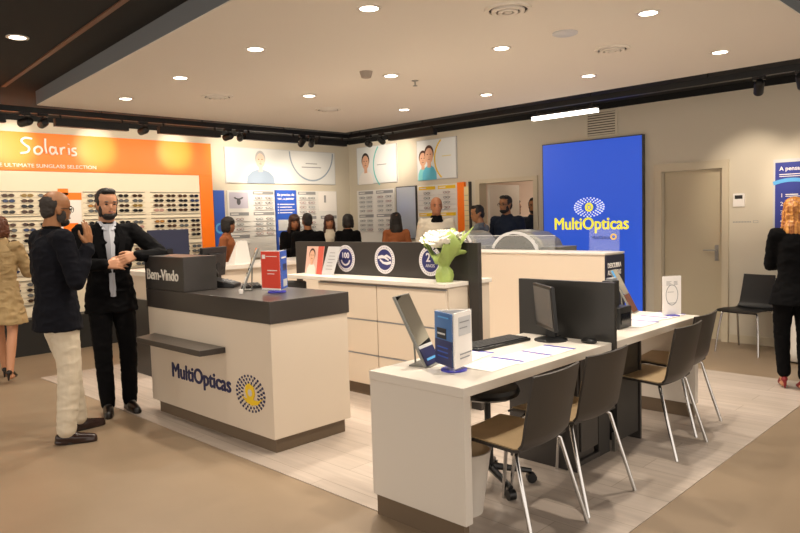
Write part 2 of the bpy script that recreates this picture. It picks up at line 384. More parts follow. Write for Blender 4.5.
for x0, x1, lb in ((-1.2,-.1,'out at the left'),(1.1,2.25,'cut by the left edge of the photo'),(2.71,3.48,'right of the two spotlights on the left'),(3.84,4.63,'above the orange board, right half'),(4.99,5.81,'over the left half of the wide white picture'),(6.14,6.68,'beside the far ceiling corner')):
    washer((x0,7.56,0),(x1,7.56,0),'black linear lamp under the track, '+lb, WASH_W, Vector((0,1,0)))
washer((6.72,6.7,0),(6.72,5.88,0),'brown black linear lamp over the two pictures on the right wall', WASH_W*.6, Vector((1,0,0)))
t = thing('linear_lamp', 'glowing white linear lamp hung near the wall grille', 'ceiling light', (6.80,4.07,2.655))
b = MB(); b.box(-.03,.03,-.40,.40,-.06,-.035); obj('housing', b, m_track, t)
b = MB(); b.box(-.03,.03,-.40,.40,-.10,-.0601); obj('diffuser', b, m_tube, t); b = MB(); b.box(-.02,.01,-.35,-.32,-.035,.0); obj('bracket', b, m_track, t); b = MB(); b.box(-.02,.01,.32,.35,-.035,0); obj('bracket', b, m_track, t)
# inner room lamp
l = bpy.data.lights.new('inner_room_lamp', 'AREA'); l.size = .6; l.energy = 28; l.color = LIGHT; o = bpy.data.objects.new('inner_room_lamp', l); C.objects.link(o); o.location = (9.6,6.2,2.58)
b = MB(); b.box(9.3,9.9,5.9,6.5,2.585,2.6); o = obj('ceiling_lamp', b, m_lampglow); tag(o, 'square flat lamp on the ceiling of the inner room', 'ceiling light')
# ------------------------------------------------------------------ furniture
def inv(t): return (Matrix.Translation(t.location) @ Matrix.Rotation(t.rotation_euler.z, 4, 'Z')).inverted()
def mb(t, T=None):
    b = MB(); b.T = inv(t) @ (T or Matrix()); return b
def eye_logo(T, parent, a, bb, mp, mc, mcore, crescent=False):
    """eye emblem of radial petals, centred on T"""
    b = MB(); b.T = T
    for ring_k, (r0, r1, n) in enumerate(((.50,.64,18),(.70,.82,22),(.88,.99,26))):
        for i in range(n):
            an = 2*PI*(i+.5*(ring_k%2))/n; c, s = math.cos(an), math.sin(an)
            k0, k1 = r0, r1; dx, dy = -s*.045*(a+bb)/2*(.5+r0), c*.045*(a+bb)/2*(.5+r0)
            x0, y0, x1, y1 = a*k0*c, bb*k0*s, a*k1*c, bb*k1*s
            b.prism([(x0-dx*.6,y0-dy*.6),(x1-dx,y1-dy),(x1*1.02,y1*1.02),(x1+dx,y1+dy),(x0+dx*.6,y0+dy*.6)], 0, .003)
    obj('emblem_petals', b, mp, parent)
    b = MB(); b.T = T
    if crescent:
        b.prism([(x*a,y*bb) for x, y in ((-.62,-.2),(-.3,-.5),(.1,-.62),(.5,-.5),(.85,-.1),(.5,-.3),(.2,-.3),(.32,0),(.25,.4),(-.05,.55),(-.3,.4),(-.34,.05),(-.2,-.3),(-.4,-.3))], .0, .004)
        obj('emblem_crescent', b, mc, parent)
        b = MB(); b.T = T; b.disc(0,.05*bb,.14*a,0,.005); obj('emblem_pupil', b, mcore, parent)
    else:
        for i in range(16):
            an = 2*PI*i/16; c, s = math.cos(an), math.sin(an); rr = bb*.40
            b.prism([(rr*.62*c-s*.006,rr*.62*s+c*.006),(rr*1.15*c-s*.01,rr*1.15*s+c*.01),(rr*1.15*c+s*.01,rr*1.15*s-c*.01),(rr*.62*c+s*.006,rr*.62*s-c*.006)], 0, .004)
        obj('emblem_core', b, mc, parent)
        b = MB(); b.T = T; b.disc(0,0,bb*.17,0,.004); obj('emblem_pupil', b, mcore, parent)
# --- reception counter (front face X 2.53)
t = thing('reception_counter', 'white reception counter with charcoal top, raised welcome box and blue lettering', 'counter', (2.87,4.45,0))
b = mb(t); b.box(2.56,3.15,3.67,5.25,0,.10); obj('plinth', b, m_brown, t, bev=.003)
b = mb(t); b.box(2.53,3.18,3.64,5.31,.10,.85); obj('body', b, m_white2, t, bev=.004)
b = mb(t); b.box(2.525,3.19,3.63,5.32,.85,.995); obj('countertop', b, m_chartop, t, bev=.004)
b = mb(t); b.box(2.525,2.80,4.70,5.32,.996,1.255); rb = obj('raised_box', b, m_char, t, bev=.004)
tt = text('welcome_lettering', 'Bem-Vindo', .115, mat('off_white_lettering','#e6e0d6',.5), inv(t) @ basis((2.524,5.285,1.075),(0,-1,0)), t, off=.002, width=.50)
b = mb(t); b.prism([(2.53,5.22),(2.34,5.14),(2.34,4.20),(2.53,4.18)], .605, .645); obj('bag_shelf', b, m_chartop, t, bev=.003)
text('brand_lettering', 'MultiOpticas', .155, m_navy, inv(t) @ basis((2.529,4.965,.335),(0,-1,0)), t, bold=.005, width=.82)
eye_logo(inv(t) @ basis((2.529,3.895,.365),(0,-1,0)), t, .17, .125, m_navy, m_yellow, mat('pale_logo_grey','#c9c4c0',.5), True)
# things on the reception counter
t = thing('desk_phone', 'black desk phone with coiled handset on the reception countertop', 'phone', (2.93,4.82,.995), math.radians(-50))
b = MB(); b.prism([(-.10,0),(.10,0),(.10,.025),(-.10,.075)], -.09, .09); b.T = Matrix(); 
b2 = MB(); b2.T = Matrix.Rotation(PI/2,4,'X'); b2.prism([(-.11,0),(.11,0),(.11,.025),(-.11,.08)], -.09, .09); obj('phone_base', b2, m_black, t, bev=.004)
b = MB(); b.tube([(-.09,-.10,.06),(-.09,-.09,.10),(-.085,-.04,.125),(-.085,.04,.125),(-.09,.09,.10),(-.09,.10,.06)], .02); obj('handset', b, m_black, t, smooth=True)
b = MB(); 
for i in range(3):
    for j in range(4): b.box(.0+.028*i,.02+.028*i,-.05+.028*j,-.03+.028*j,.03,.06-.008*i)
obj('keypad', b, m_grey, t)
b = MB(); b.tube([(-.09+.012*math.cos(k),-.12+.012*math.sin(k)-.0016*k,.012+.0004*k) for k in [i*.6 for i in range(70)]], .003, 6); obj('cord', b, m_black, t, smooth=True)
b = MB(); b.box(-.13,.13,-.06,.06,0,.018)
for i in range(11):
    for j in range(4): b.box(-.12+.022*i,-.102+.022*i,-.05+.026*j,-.03+.026*j,.018,.024)
o = obj('keyboard', b, m_black, None, bev=.002); o.location = (3.05,4.60,.996); o.rotation_euler.z = math.radians(60); tag(o, 'small black keyboard beside the phone on the reception counter', 'keyboard')
def monitor(name, lb, loc, rz, wdt, hgt, lift, frame=m_black, tilt=0):
    t = thing(name, lb, 'monitor', loc, rz)
    T = Matrix.Translation((0,0,lift+hgt/2)) @ Matrix.Rotation(tilt,4,'X')
    b = MB(); b.T = T; b.box(-wdt/2,wdt/2,-.012,.018,-hgt/2,hgt/2); b.box(-wdt*.3,wdt*.3,.018,.045,-hgt*.3,hgt*.3); obj('housing', b, frame, t, bev=.005)
    b = MB(); b.T = T; b.box(-wdt/2+.018,wdt/2-.018,-.0145,-.012,-hgt/2+.022,hgt/2-.018); obj('screen', b, mat('dark_screen','#0b0e14',.12), t)
    b = MB(); b.box(-.03,.03,.04,.06,.01,lift+hgt*.45); obj('stand', b, frame, t, bev=.004)
    b = MB(); b.lathe([(.12,0),(.12,.006),(.09,.016),(.03,.02)]); b.v = [(x,y*.8+.04,z) for x,y,z in b.v]; obj('foot', b, frame, t, smooth=True)
    return t
monitor('computer_monitor', 'black computer monitor behind the raised welcome box', (2.98,5.06,.995), math.radians(205), .34, .24, .07, tilt=-.12)
def tri_holder(lb, loc, rz, h, wd, faces, sign=True):
    """three sided acrylic leaflet holder on a blue disc"""
    t = thing('leaflet_holder', lb, 'leaflet holder', loc, rz)
    b = MB(); b.lathe([(.065,0),(.065,.008),(.05,.014)]); obj('foot_disc', b, mat('violet_plastic','#4a4ac0',.3), t, smooth=True)
    r = wd/2/math.cos(PI/6)*1.0; P = [(r*math.cos(a), r*math.sin(a)) for a in (-PI/2-PI/3, -PI/2+PI/3, PI/2)]
    b = MB(); 
    for k in range(3):
        p, q = Vector((*P[k],0)), Vector((*P[(k+1)%3],0)); T = basis(p+Vector((0,0,.014)), q-p); b.T = T; b.box(0,(q-p).length,0,h,-.002,.002)
    obj('acrylic_prism', b, m_glass, t)
    for k, fc in enumerate(faces):
        p, q = Vector((*P[k],0)), Vector((*P[(k+1)%3],0)); L = (q-p).length; T = basis(p+Vector((0,0,.014)), q-p)
        for nm, (x0,x1,y0,y1), mm, z in fc:
            b = MB(); b.T = T; b.box(x0*L,x1*L,y0*h,y1*h,-.006,.002+z*.0012); obj(nm, b, mm, t)
    return t
W3 = [('leaflet',(.04,.96,.05,.98),m_paper,0)]
rs = tri_holder('three sided leaflet holder with red front, on the reception counter corner', (2.90,4.07,.996), math.radians(-80), .285, .19,
  [[('red_leaflet',(.04,.96,.07,.98),m_red,1),('white_strip',(.04,.96,.03,.07),m_paper,1),('round_mark',(.10,.26,.80,.90),m_paper,2),('text_lines',(.35,.85,.50,.52),m_paper,2),('text_lines',(.35,.7,.42,.435),m_paper,2),('text_lines',(.3,.85,.85,.865),m_paper,2)],
   [('blue_leaflet',(.06,.94,.05,.98),m_blue,1),('picture',(.3,.85,.50,.66),m_navy,2),('picture',(.3,.85,.10,.28),m_lgrey,2),('text_lines',(.15,.8,.80,.84),m_paper,2)], W3])
def easel(name, lb, loc, rz, wd, h, tilt, front, extra=(), cat='mirror'):
    """leaning counter stand: tilted slab on a little foot; +Y is its back"""
    t = thing(name, lb, cat, loc, rz)
    T = Matrix.Rotation(-tilt,4,'X')
    b = MB(); b.T = T; b.box(-wd/2,wd/2,0,.014,.004,h); obj('panel', b, m_silver, t, bev=.002)
    for nm, (x0,x1,y0,y1), mm, z in [('face',(.04,.96,.02,.985),front,0)]+list(extra):
        b = MB(); b.T = T; b.box(-wd/2+x0*wd,-wd/2+x1*wd,-.002-.001*z,0,y0*h,y1*h); obj(nm, b, mm, t)
    b = MB(); b.box(-wd*.4,wd*.4,-.012,h*math.sin(tilt)*.62,0,.006); obj('foot', b, m_silver, t)
    b = MB(); b.tube([(0,h*.6*math.sin(tilt)+.012,h*.6*math.cos(tilt)),(0,h*math.sin(tilt)*.6,.005)], .005); obj('prop', b, m_silver, t)
    return t
easel('leaning_mirror', 'thin tilted mirror seen edge on, left of the red leaflet holder', (2.83,4.42,.996), math.radians(240), .14, .34, math.radians(22), m_mirror)
b = MB(); b.lathe([(.014,0),(.016,.02),(.016,.03)]); o = obj('bottle_cap', b, m_paper, smooth=True); o.location = (2.70,4.22,.996); tag(o, 'tiny white cap near the red leaflet holder', 'cap')
# --- drawer cabinet with header board
t = thing('drawer_cabinet', 'long white cabinet of wide drawers behind the desk', 'cabinet', (4.03,4.1,0))
b = mb(t); b.box(3.94,4.14,3.38,4.83,0,.10); obj('plinth', b, m_brown, t)
b = mb(t); b.box(3.93,4.155,3.345,4.86,.10,.965); obj('body', b, m_white2, t, bev=.003)
b = mb(t); b.box(3.88,4.157,3.335,5.30,.968,1.0); obj('top_slab', b, m_white, t, bev=.003)
ys = [3.35,4.10,4.855]
for i in range(2):
    for k, (z0, z1) in enumerate(((.11,.36),(.37,.65),(.66,.945))):
        b = mb(t); b.box(3.905,3.93,ys[i]+.004,ys[i+1]-.004,z0,z1); dr = obj('drawer', b, m_white2, t, bev=.003)
        b = mb(t); b.box(3.903,3.93,ys[i]+.01,ys[i+1]-.01,z1,z1+.008); obj('grip_gap', b, m_grey, t)
t = thing('header_board', 'charcoal board with three round seals, rising behind the drawer cabinet', 'sign board', (4.18,4.3,0))
b = mb(t); b.box(4.16,4.20,3.335,5.50,.97,1.295); b.box(4.16,4.20,3.24,3.334,0,1.295); b.box(4.16,4.20,5.45,5.50,0,.97); obj('board', b, m_char, t, bev=.002)
GY = mat('seal_white','#dcd8dc',.5)
for k, y in enumerate((4.755,4.25,3.725)):
    T = inv(t) @ basis((4.159,y,1.145),(0,-1,0))
    b = MB(); b.T = T; b.disc(0,0,.122,0,.003); s = obj('seal', b, GY, t, smooth=True)
    b = MB(); b.T = T; b.disc(0,0,.090,.003,.0045); obj('seal_disc', b, mat('seal_navy','#262a66',.5), s, smooth=True)
    b = MB(); b.T = T
    for i in range(34):
        a = 2*PI*i/34; c, q = math.cos(a), math.sin(a); b.prism([(.098*c-.003*q,.098*q+.003*c),(.112*c-.003*q,.112*q+.003*c),(.112*c+.003*q,.112*q-.003*c),(.098*c+.003*q,.098*q-.003*c)], .003, .0042)
    obj('seal_rim_text', b, m_grey, s)
    if k == 0:
        text('seal_number', '100', .07, GY, T @ Matrix.Translation((0,.005,.005)), s, depth=.001, off=.002, align='CENTER')
        b = MB(); b.T = T; b.ring(0,.0,.066,.050,.0045,.006,a0=PI*1.08,a1=PI*1.92); obj('seal_smile', b, GY, s)
    elif k == 1:
        b = MB(); b.T = T
        b.prism([(-.08,.028),(-.03,.04),(.01,.03),(.055,.0),(.05,-.01),(.0,.01),(-.03,.012),(-.08,.005)], .0045, .006)
        b.prism([(.08,-.035),(.03,-.045),(-.02,-.035),(-.06,-.005),(-.05,.005),(-.01,-.018),(.03,-.02),(.08,-.01)], .0045, .006)
        b.prism([(-.01,.03),(.03,.045),(.08,.02),(.08,.0),(.04,.02)], .0045, .006); obj('seal_hands', b, GY, s)
    else:
        text('seal_number', '2', .10, GY, T @ Matrix.Translation((-.02,-.005,.005)), s, depth=.001, off=.002, align='CENTER')
        text('seal_word', 'ANOS', .036, GY, T @ Matrix.Translation((0,-.05,.005)), s, depth=.001, align='CENTER')
# posters leaning on the header board
def person_print(T, parent, cx, w_, h_, skin, cloth, hair, bald=False, zz=.004):
    """flat printed portrait inside a poster: shoulders, neck, head, hair"""
    b = MB(); b.T = T; P = [(cx-w_*.5,0),(cx-w_*.46,h_*.22),(cx-w_*.30,h_*.36),(cx-w_*.12,h_*.42),(cx+w_*.12,h_*.42),(cx+w_*.30,h_*.36),(cx+w_*.46,h_*.22),(cx+w_*.5,0)]
    b.prism(P, zz, zz+.001); obj('printed_shirt', b, cloth, parent)
    hr = h_*.20
    if not bald:
        b = MB(); b.T = T; b.disc(cx,h_*.77,hr*.92,zz+.001,zz+.0018,ry=hr*1.18); obj('printed_hair', b, hair, parent)
    b = MB(); b.T = T; b.box(cx-hr*.35,cx+hr*.35,h_*.36,h_*.6,zz+.001,zz+.002); b.disc(cx,h_*.70,hr*.78,zz+.0018,zz+.0028,ry=hr*1.12); obj('printed_face', b, skin, parent)
    b = MB(); b.T = T
    for sx in (-1,1): b.disc(cx+sx*hr*.3,h_*.74,hr*.13,zz+.0028,zz+.0034,ry=hr*.07)
    b.disc(cx,h_*.60,hr*.26,zz+.0028,zz+.0034,ry=hr*.05); b.box(cx-hr*.06,cx+hr*.10,h_*.655,h_*.665,zz+.0028,zz+.0034); obj('printed_features', b, mat('print_feature_brown','#6b4536',.6), parent)  # eyes, mouth and nose printed in flat brown
SK = mat('printed_skin','#d9a98c',.6)
t = thing('leaning_poster', 'pink poster of a dark haired woman leaning on the header board', 'poster', (4.03,5.10,1.0)); 
T = basis((0,.10,0),(0,-1,0)) @ Matrix.Rotation(-.16,4,'X') 
b = MB(); b.T = T; b.box(0,.25,0,.26,-.004,.0); obj('sheet', b, mat('pink_print','#d9b3a4',.5), t); b = MB(); b.T = T; b.box(.17,.25,0,.26,.0,.0015); obj('red_strip', b, mat('red_pink_print','#c9584a',.5), t)
person_print(T, t, .09, .13, .24, SK, mat('printed_pale_cloth','#e4d5cc',.6), mat('printed_dark_hair','#4a2c20',.6), zz=.0015)
t = thing('leaning_poster', 'white text poster leaning on the header board beside the pink poster', 'poster', (4.03,4.86,1.0)); T = basis((0,.10,0),(0,-1,0)) @ Matrix.Rotation(-.16,4,'X')
b = MB(); b.T = T; b.prism([(0,0),(.17,0),(.24,.26),(.07,.26)],-.004,0); obj('sheet', b, m_lgrey, t)
b = MB(); b.T = T
for k in range(6): b.box(.03+.05*k/6+.03,.15+.05*k/6-.01*(k%3),.05+.03*k,.056+.03*k,0,.0015)
obj('text_lines', b, m_grey, t)
# rear cabinet behind the header board
t = thing('low_cabinet', 'plain white cabinet just right of the dark post', 'cabinet', (4.33,4.2,0))
b = mb(t); b.box(4.205,4.45,3.36,5.0,0,.965); obj('body', b, m_white2, t, bev=.003); b = mb(t); b.box(4.204,4.46,3.34,5.02,.968,1.0); obj('top_slab', b, m_white, t, bev=.003)
# bouquet
t = thing('flower_bouquet', 'bouquet of white flowers in green wrap standing on the cabinet end', 'flowers', (4.03,3.47,1.0))
m_wrap = mat('green_wrap', '#a3b866', .35, alpha=.88); m_petal = mat('white_petals', '#f0ece2', .6); m_leaf = mat('dark_leaves', '#22351c', .6)
b = MB(); n = 40; prof = [(.062,0),(.070,.05),(.062,.085),(.036,.12),(.055,.15),(.085,.19),(.12,.235),(.155,.275)]; vs = []; fs = []
for j, (r, z) in enumerate(prof):
    for i in range(n):
        a = 2*PI*i/n; k = 1+.16*math.sin(a*7+j)*(.4+z*2.2); vs.append((r*k*math.cos(a), r*k*math.sin(a), z+(.09*math.sin(a*3+1)+.05*math.sin(a*5) if j == len(prof)-1 else .03*math.sin(a*3+1) if j == len(prof)-2 else 0)))
for j in range(len(prof)-1):
    for i in range(n): fs.append((j*n+i, j*n+(i+1)%n, (j+1)*n+(i+1)%n, (j+1)*n+i))
b.add(vs, fs+[tuple(range(n-1,-1,-1))]); o = obj('wrapping', b, m_wrap, t, smooth=60); so = o.modifiers.new('s','SOLIDIFY'); so.thickness = .002
b = MB()
for k in range(3):
    a = -.7+.5*k; b.add([(0,0,.2),(.10*math.cos(a),.10*math.sin(a)-.02,.25),(.24*math.cos(a)*(1-.1*k),.24*math.sin(a),.42-.03*k),(.12*math.cos(a+.4),.12*math.sin(a+.4),.30)], [(0,1,2,3)])
o = obj('wrap_corner', b, m_wrap, t); so = o.modifiers.new('s','SOLIDIFY'); so.thickness = .002
b = MB(); b.tube([(.031*math.cos(2*PI*i/16),.031*math.sin(2*PI*i/16),.11) for i in range(17)], .005, 6); obj('ribbon', b, m_paper, t)
b = MB()
for i in range(26):
    a = random.uniform(0,2*PI); r = random.uniform(.03,.15); z = random.uniform(.24,.33); u = random.uniform(0,2*PI); l_ = .05
    b.add([(r*math.cos(a),r*math.sin(a),z),(r*math.cos(a)+.02*math.cos(u),r*math.sin(a)+.02*math.sin(u),z+.02),(r*math.cos(a)+l_*math.cos(u+.4),r*math.sin(a)+l_*math.sin(u+.4),z+.04),(r*math.cos(a)+.02*math.cos(u+.9),r*math.sin(a)+.02*math.sin(u+.9),z+.01)], [(0,1,2,3)])
o = obj('leaves', b, m_leaf, t); so = o.modifiers.new('s','SOLIDIFY'); so.thickness = .0015
def bloom():
    b = MB(); 
    for lay, (n_, r_, el) in enumerate(((9,.046,.15),(8,.038,.6),(6,.026,1.0))):
        for i in range(n_):
            a = 2*PI*(i+.5*lay)/n_; R = Matrix.Rotation(a,3,'Z') @ Matrix.Rotation(-el,3,'Y'); b.ell(R @ Vector((r_*.6,0,0)), r_*.6, r_*.36, .005, R, 8, 6)
    return fin(b.mesh('bloom', m_petal), 60)
bm_ = bloom()
for i, (x, y, z) in enumerate(((0,0,.36),(.08,.02,.345),(-.07,.04,.345),(.02,-.09,.33),(.03,.09,.34),(-.06,-.06,.335),(.13,-.04,.31),(-.12,.0,.31),(-.04,.12,.315),(.11,.09,.31),(-.12,-.09,.29),(.0,.165,.29))):
    o = link('bloom', bm_, t); o.scale = (1.35,1.35,1.35); o.location = (x, y, z+.005); o.rotation_euler = (y*-4, x*4, i)
# --- consultation desk
t = thing('consultation_desk', 'long white consultation desk in front with taupe plinth', 'desk', (3.68,2.22,0))
X0, X1, Y0, Y1 = 2.345, 5.02, 1.925, 2.53
b = mb(t); b.box(X0-.005,X1,Y0-.005,Y1,.695,.74); obj('worktop', b, m_white, t, bev=.003)
for (a0, a1), (p0, p1) in (((X0,X0+.05),(X0+.008,X0+.045)),((X1-.07,X1-.02),(X1-.065,X1-.025))):
    b = mb(t); b.box(a0,a1,Y0,Y1,.105,.694); obj('end_panel', b, m_white, t, bev=.002)
    b = mb(t); b.box(p0,p1,Y0+.02,Y1-.02,0,.104); obj('plinth', b, m_brown, t)
b = mb(t); b.box(X0+.05,3.5,Y1-.05,Y1-.03,.60,.694); b.box(4.25,X1-.07,Y1-.05,Y1-.03,.60,.694); obj('rear_rail', b, m_white, t)
b = mb(t); b.box(3.70,3.73,1.90,2.56,.56,1.09); obj('divider', b, mat('dark_divider','#262523',.4), t, bev=.002)
b = mb(t); b.box(3.69,3.76,1.905,1.95,.63,.69); obj('divider_bracket', b, m_black, t)
text('bracket_mark','a',.03,m_lgrey,inv(t) @ basis((3.735,1.9045,.65),(1,0,0)),t,depth=.0005)
t = thing('under_desk_cabinet', 'charcoal double cabinet under the middle of the white desk', 'cabinet', (3.9,2.25,0))
b = mb(t); b.box(3.48,3.50,2.02,2.49,0,.69); b.box(4.28,4.30,2.02,2.49,0,.69); b.box(3.50,4.28,2.47,2.49,0,.69); b.box(3.50,4.28,2.02,2.47,.67,.69); b.box(3.50,3.78,2.04,2.46,.02,.05); obj('carcass', b, m_char, t, bev=.002)
b = mb(t); b.box(3.505,3.74,2.06,2.46,.05,.66); b.box(3.505,3.70,2.01,2.06,.12,.66); obj('door', b, m_char, t, bev=.003)
b = mb(t); b.box(3.80,3.94,2.06,2.46,.0,.66); b.box(3.98,4.27,2.03,2.46,.06,.66); obj('drawer_block', b, mat('charcoal_inner','#2a2826',.5), t, bev=.002)
b = mb(t); b.box(3.945,3.965,2.03,2.05,.0,.12); obj('post', b, m_steel, t)
# desk contents
t = thing('computer_monitor', 'slim black computer monitor seen edge on against the desk divider', 'monitor', (3.58,2.25,.74), 0)
# panel nearly along the line of sight
T = Matrix.Rotation(math.radians(-38),4,'Z')
b = MB(); b.T = T @ Matrix.Translation((-.03,0,.20)) @ Matrix.Rotation(-.08,4,'Y'); b.box(-.012,.012,-.15,.17,-.13,.135); b.box(.012,.035,-.03,.13,-.08,.08); obj('housing', b, m_black, t, bev=.004)
b = MB(); b.T = T @ Matrix.Translation((-.03,0,.20)) @ Matrix.Rotation(-.08,4,'Y'); b.box(-.0145,-.012,-.135,.155,-.105,.12); obj('screen', b, mat('grey_screen','#3c3f44',.2), t)
b = MB(); b.box(-.01,.02,-.03,.03,.01,.14); obj('stand', b, m_black, t, bev=.003)
b = MB(); b.lathe([(.10,0),(.10,.006),(.07,.016),(.02,.022)]); obj('foot', b, m_black, t, smooth=True)
t = thing('keyboard', 'full size black keyboard on the near half of the white desk', 'keyboard', (3.27,2.44,.741), math.radians(-4))
b = MB(); b.box(-.235,.235,-.085,.085,0,.016); obj('case', b, m_black, t, bev=.004)
b = MB()
for r in range(5):
    for c in range(18): b.box(-.225+.025*c,-.204+.025*c,-.07+.029*r,-.047+.029*r,.016,.023)
obj('keys', b, mat('key_black','#1c1d20',.5), t)
t = thing('computer_mouse', 'black mouse beside the far side of the desk divider', 'mouse', (3.62,2.02,.741)); b = MB(); b.ell((0,0,.012),.03,.05,.018); b.v = [(x,y,max(z,.0)) for x,y,z in b.v]; obj('shell', b, m_black, t, smooth=True)
def brochure(loc, rz, lb, k):
    t = thing('brochure', lb, 'brochure', loc, rz, 'price leaflets lying on the desk')
    b = MB(); b.box(-.10,.10,-.15,.15,0,.0015); obj('sheet', b, m_paper, t)
    b = MB(); b.box(-.10,.10,.125,.15,.0015,.0025); obj('violet_header', b, mat('violet_print','#3c3da6',.5), t)
    b = MB(); 
    for i in range(7): b.box(-.085,.08-.02*(i%3),.09-.033*i,.094-.033*i,.0015,.0022)
    obj('text_lines', b, mat('pinkish_print','#c79aa0',.5), t)
R90 = math.radians(90)
for k, (x, y, a, lb) in enumerate(((3.05,2.10,-92,'printed leaflet with violet header, middle one in the row beside the keyboard'),(3.27,2.09,-90,'printed leaflet with violet header, nearest the slim monitor'),(2.82,2.12,-88,'printed leaflet with violet header, right behind the triangular holder'),(2.90,2.36,-80,'printed leaflet partly behind the triangular holder, left of the keyboard'),
        (4.42,2.12,-90,'printed leaflet on the far half of the desk, beside the black box'),(4.64,2.15,-90,'printed leaflet on the far half of the desk, middle of three'),(4.86,2.12,-92,'printed leaflet at the far end of the desk, next to the clear sign'))):
    brochure((x,y,.7405+.0004*k), math.radians(a), lb, k)
tri_holder('three sided leaflet holder with a dark blue front on the near end of the desk', (2.60,2.19,.7405), math.radians(-110), .285, .185,
  [[('blue_leaflet',(.04,.94,.06,.97),mat('sky_blue_print','#3f6fae',.5),1),('dark_lower',(.04,.94,.06,.50),mat('dusk_blue_print','#262c5e',.5),2),('picture',(.18,.66,.52,.70),mat('black_print','#20242e',.5),3),('picture_label',(.22,.62,.59,.62),m_lgrey,4),('text_lines',(.2,.75,.36,.38),m_blue,4),('text_lines',(.2,.75,.28,.30),m_blue,4),('text_lines',(.2,.75,.20,.22),m_blue,4),('text_lines',(.25,.8,.88,.90),m_lblue,4)],
   [('white_leaflet',(.04,.96,.04,.98),m_paper,1),('grey_block',(.25,.9,.58,.90),m_lgrey,2),('text_lines',(.3,.8,.80,.82),m_grey,3),('text_lines',(.3,.7,.70,.72),m_grey,3),('text_lines',(.3,.9,.25,.27),m_grey,3),('text_lines',(.3,.8,.18,.20),m_grey,3)], W3])
easel('leaning_mirror', 'tilted countertop mirror with a blue printed base, near end of the desk', (2.63,2.35,.7405), math.radians(17), .17, .40, math.radians(26), m_mirror,
  [('blue_base',(.04,.96,.02,.27),m_navy,1),('blue_wave',(.04,.96,.25,.29),m_lgrey,2),('printed_swoosh',(.2,.85,.08,.11),m_lblue,2)])
easel('leaning_mirror', 'tilted countertop mirror with brown picture, far end of the desk', (4.93,2.36,.7405), math.radians(12), .16, .36, math.radians(27), m_mirror,
  [('brown_picture',(.04,.96,.02,.42),mat('brown_print','#6a4030',.5),1),('blue_corner',(.02,.25,.7,.98),m_lblue,2)])
t = thing('card_terminal', 'black boxy device on the desk just behind the divider', 'device', (4.22,2.14,.741))
b = MB(); b.box(-.09,.09,-.05,.10,0,.14); b.box(-.07,.02,.0,.08,.14,.31); obj('case', b, m_black, t, bev=.006)
b = MB(); b.box(-.06,.06,-.054,-.05,.03,.10); obj('front_panel', b, mat('dark_screen','#0b0e14',.12), t); b = MB(); b.box(-.05,.03,.02,.06,.31,.325); obj('paper_slot', b, m_grey, t)
def acrylic_sign(lb, loc, rz, wd, h, lines):
    t = thing('acrylic_sign', lb, 'sign', loc, rz)
    b = MB(); b.T = basis((-wd/2,0,.008),(1,0,0)); b.box(0,wd,0,h,-.003,.003); obj('acrylic_sheet', b, m_glass, t)
    b = MB(); b.box(-wd*.25,wd*.25,-.04,.04,0,.009); obj('foot', b, mat('violet_plastic','#4a4ac0',.3), t)
    return t
t = acrylic_sign('small upright white notice in a clear stand at the far desk end', (4.89,2.07,.7405), math.radians(-32), .15, .285, None)
b = MB(); b.T = basis((-.075,0,.012),(1,0,0)); b.box(0,.15,0,.275,-.0025,.0035); obj('paper_insert', b, m_paper, t)
b = MB(); b.T = basis((-.075,0,.012),(1,0,0)); b.ring(.075,.14,.05,.046,.0035,.0045,ryo=.075,ryi=.07)
for k in range(4): b.box(.03,.07-.01*(k%2),.235-.008*k,.238-.008*k,.0035,.0045); b.box(.09,.12,.235-.008*k,.238-.008*k,.0035,.0045)
b.box(.04,.11,.08,.084,.0035,.0045); b.box(.04,.09,.16,.163,.0035,.0045); obj('printed_drawing', b, m_grey, t)
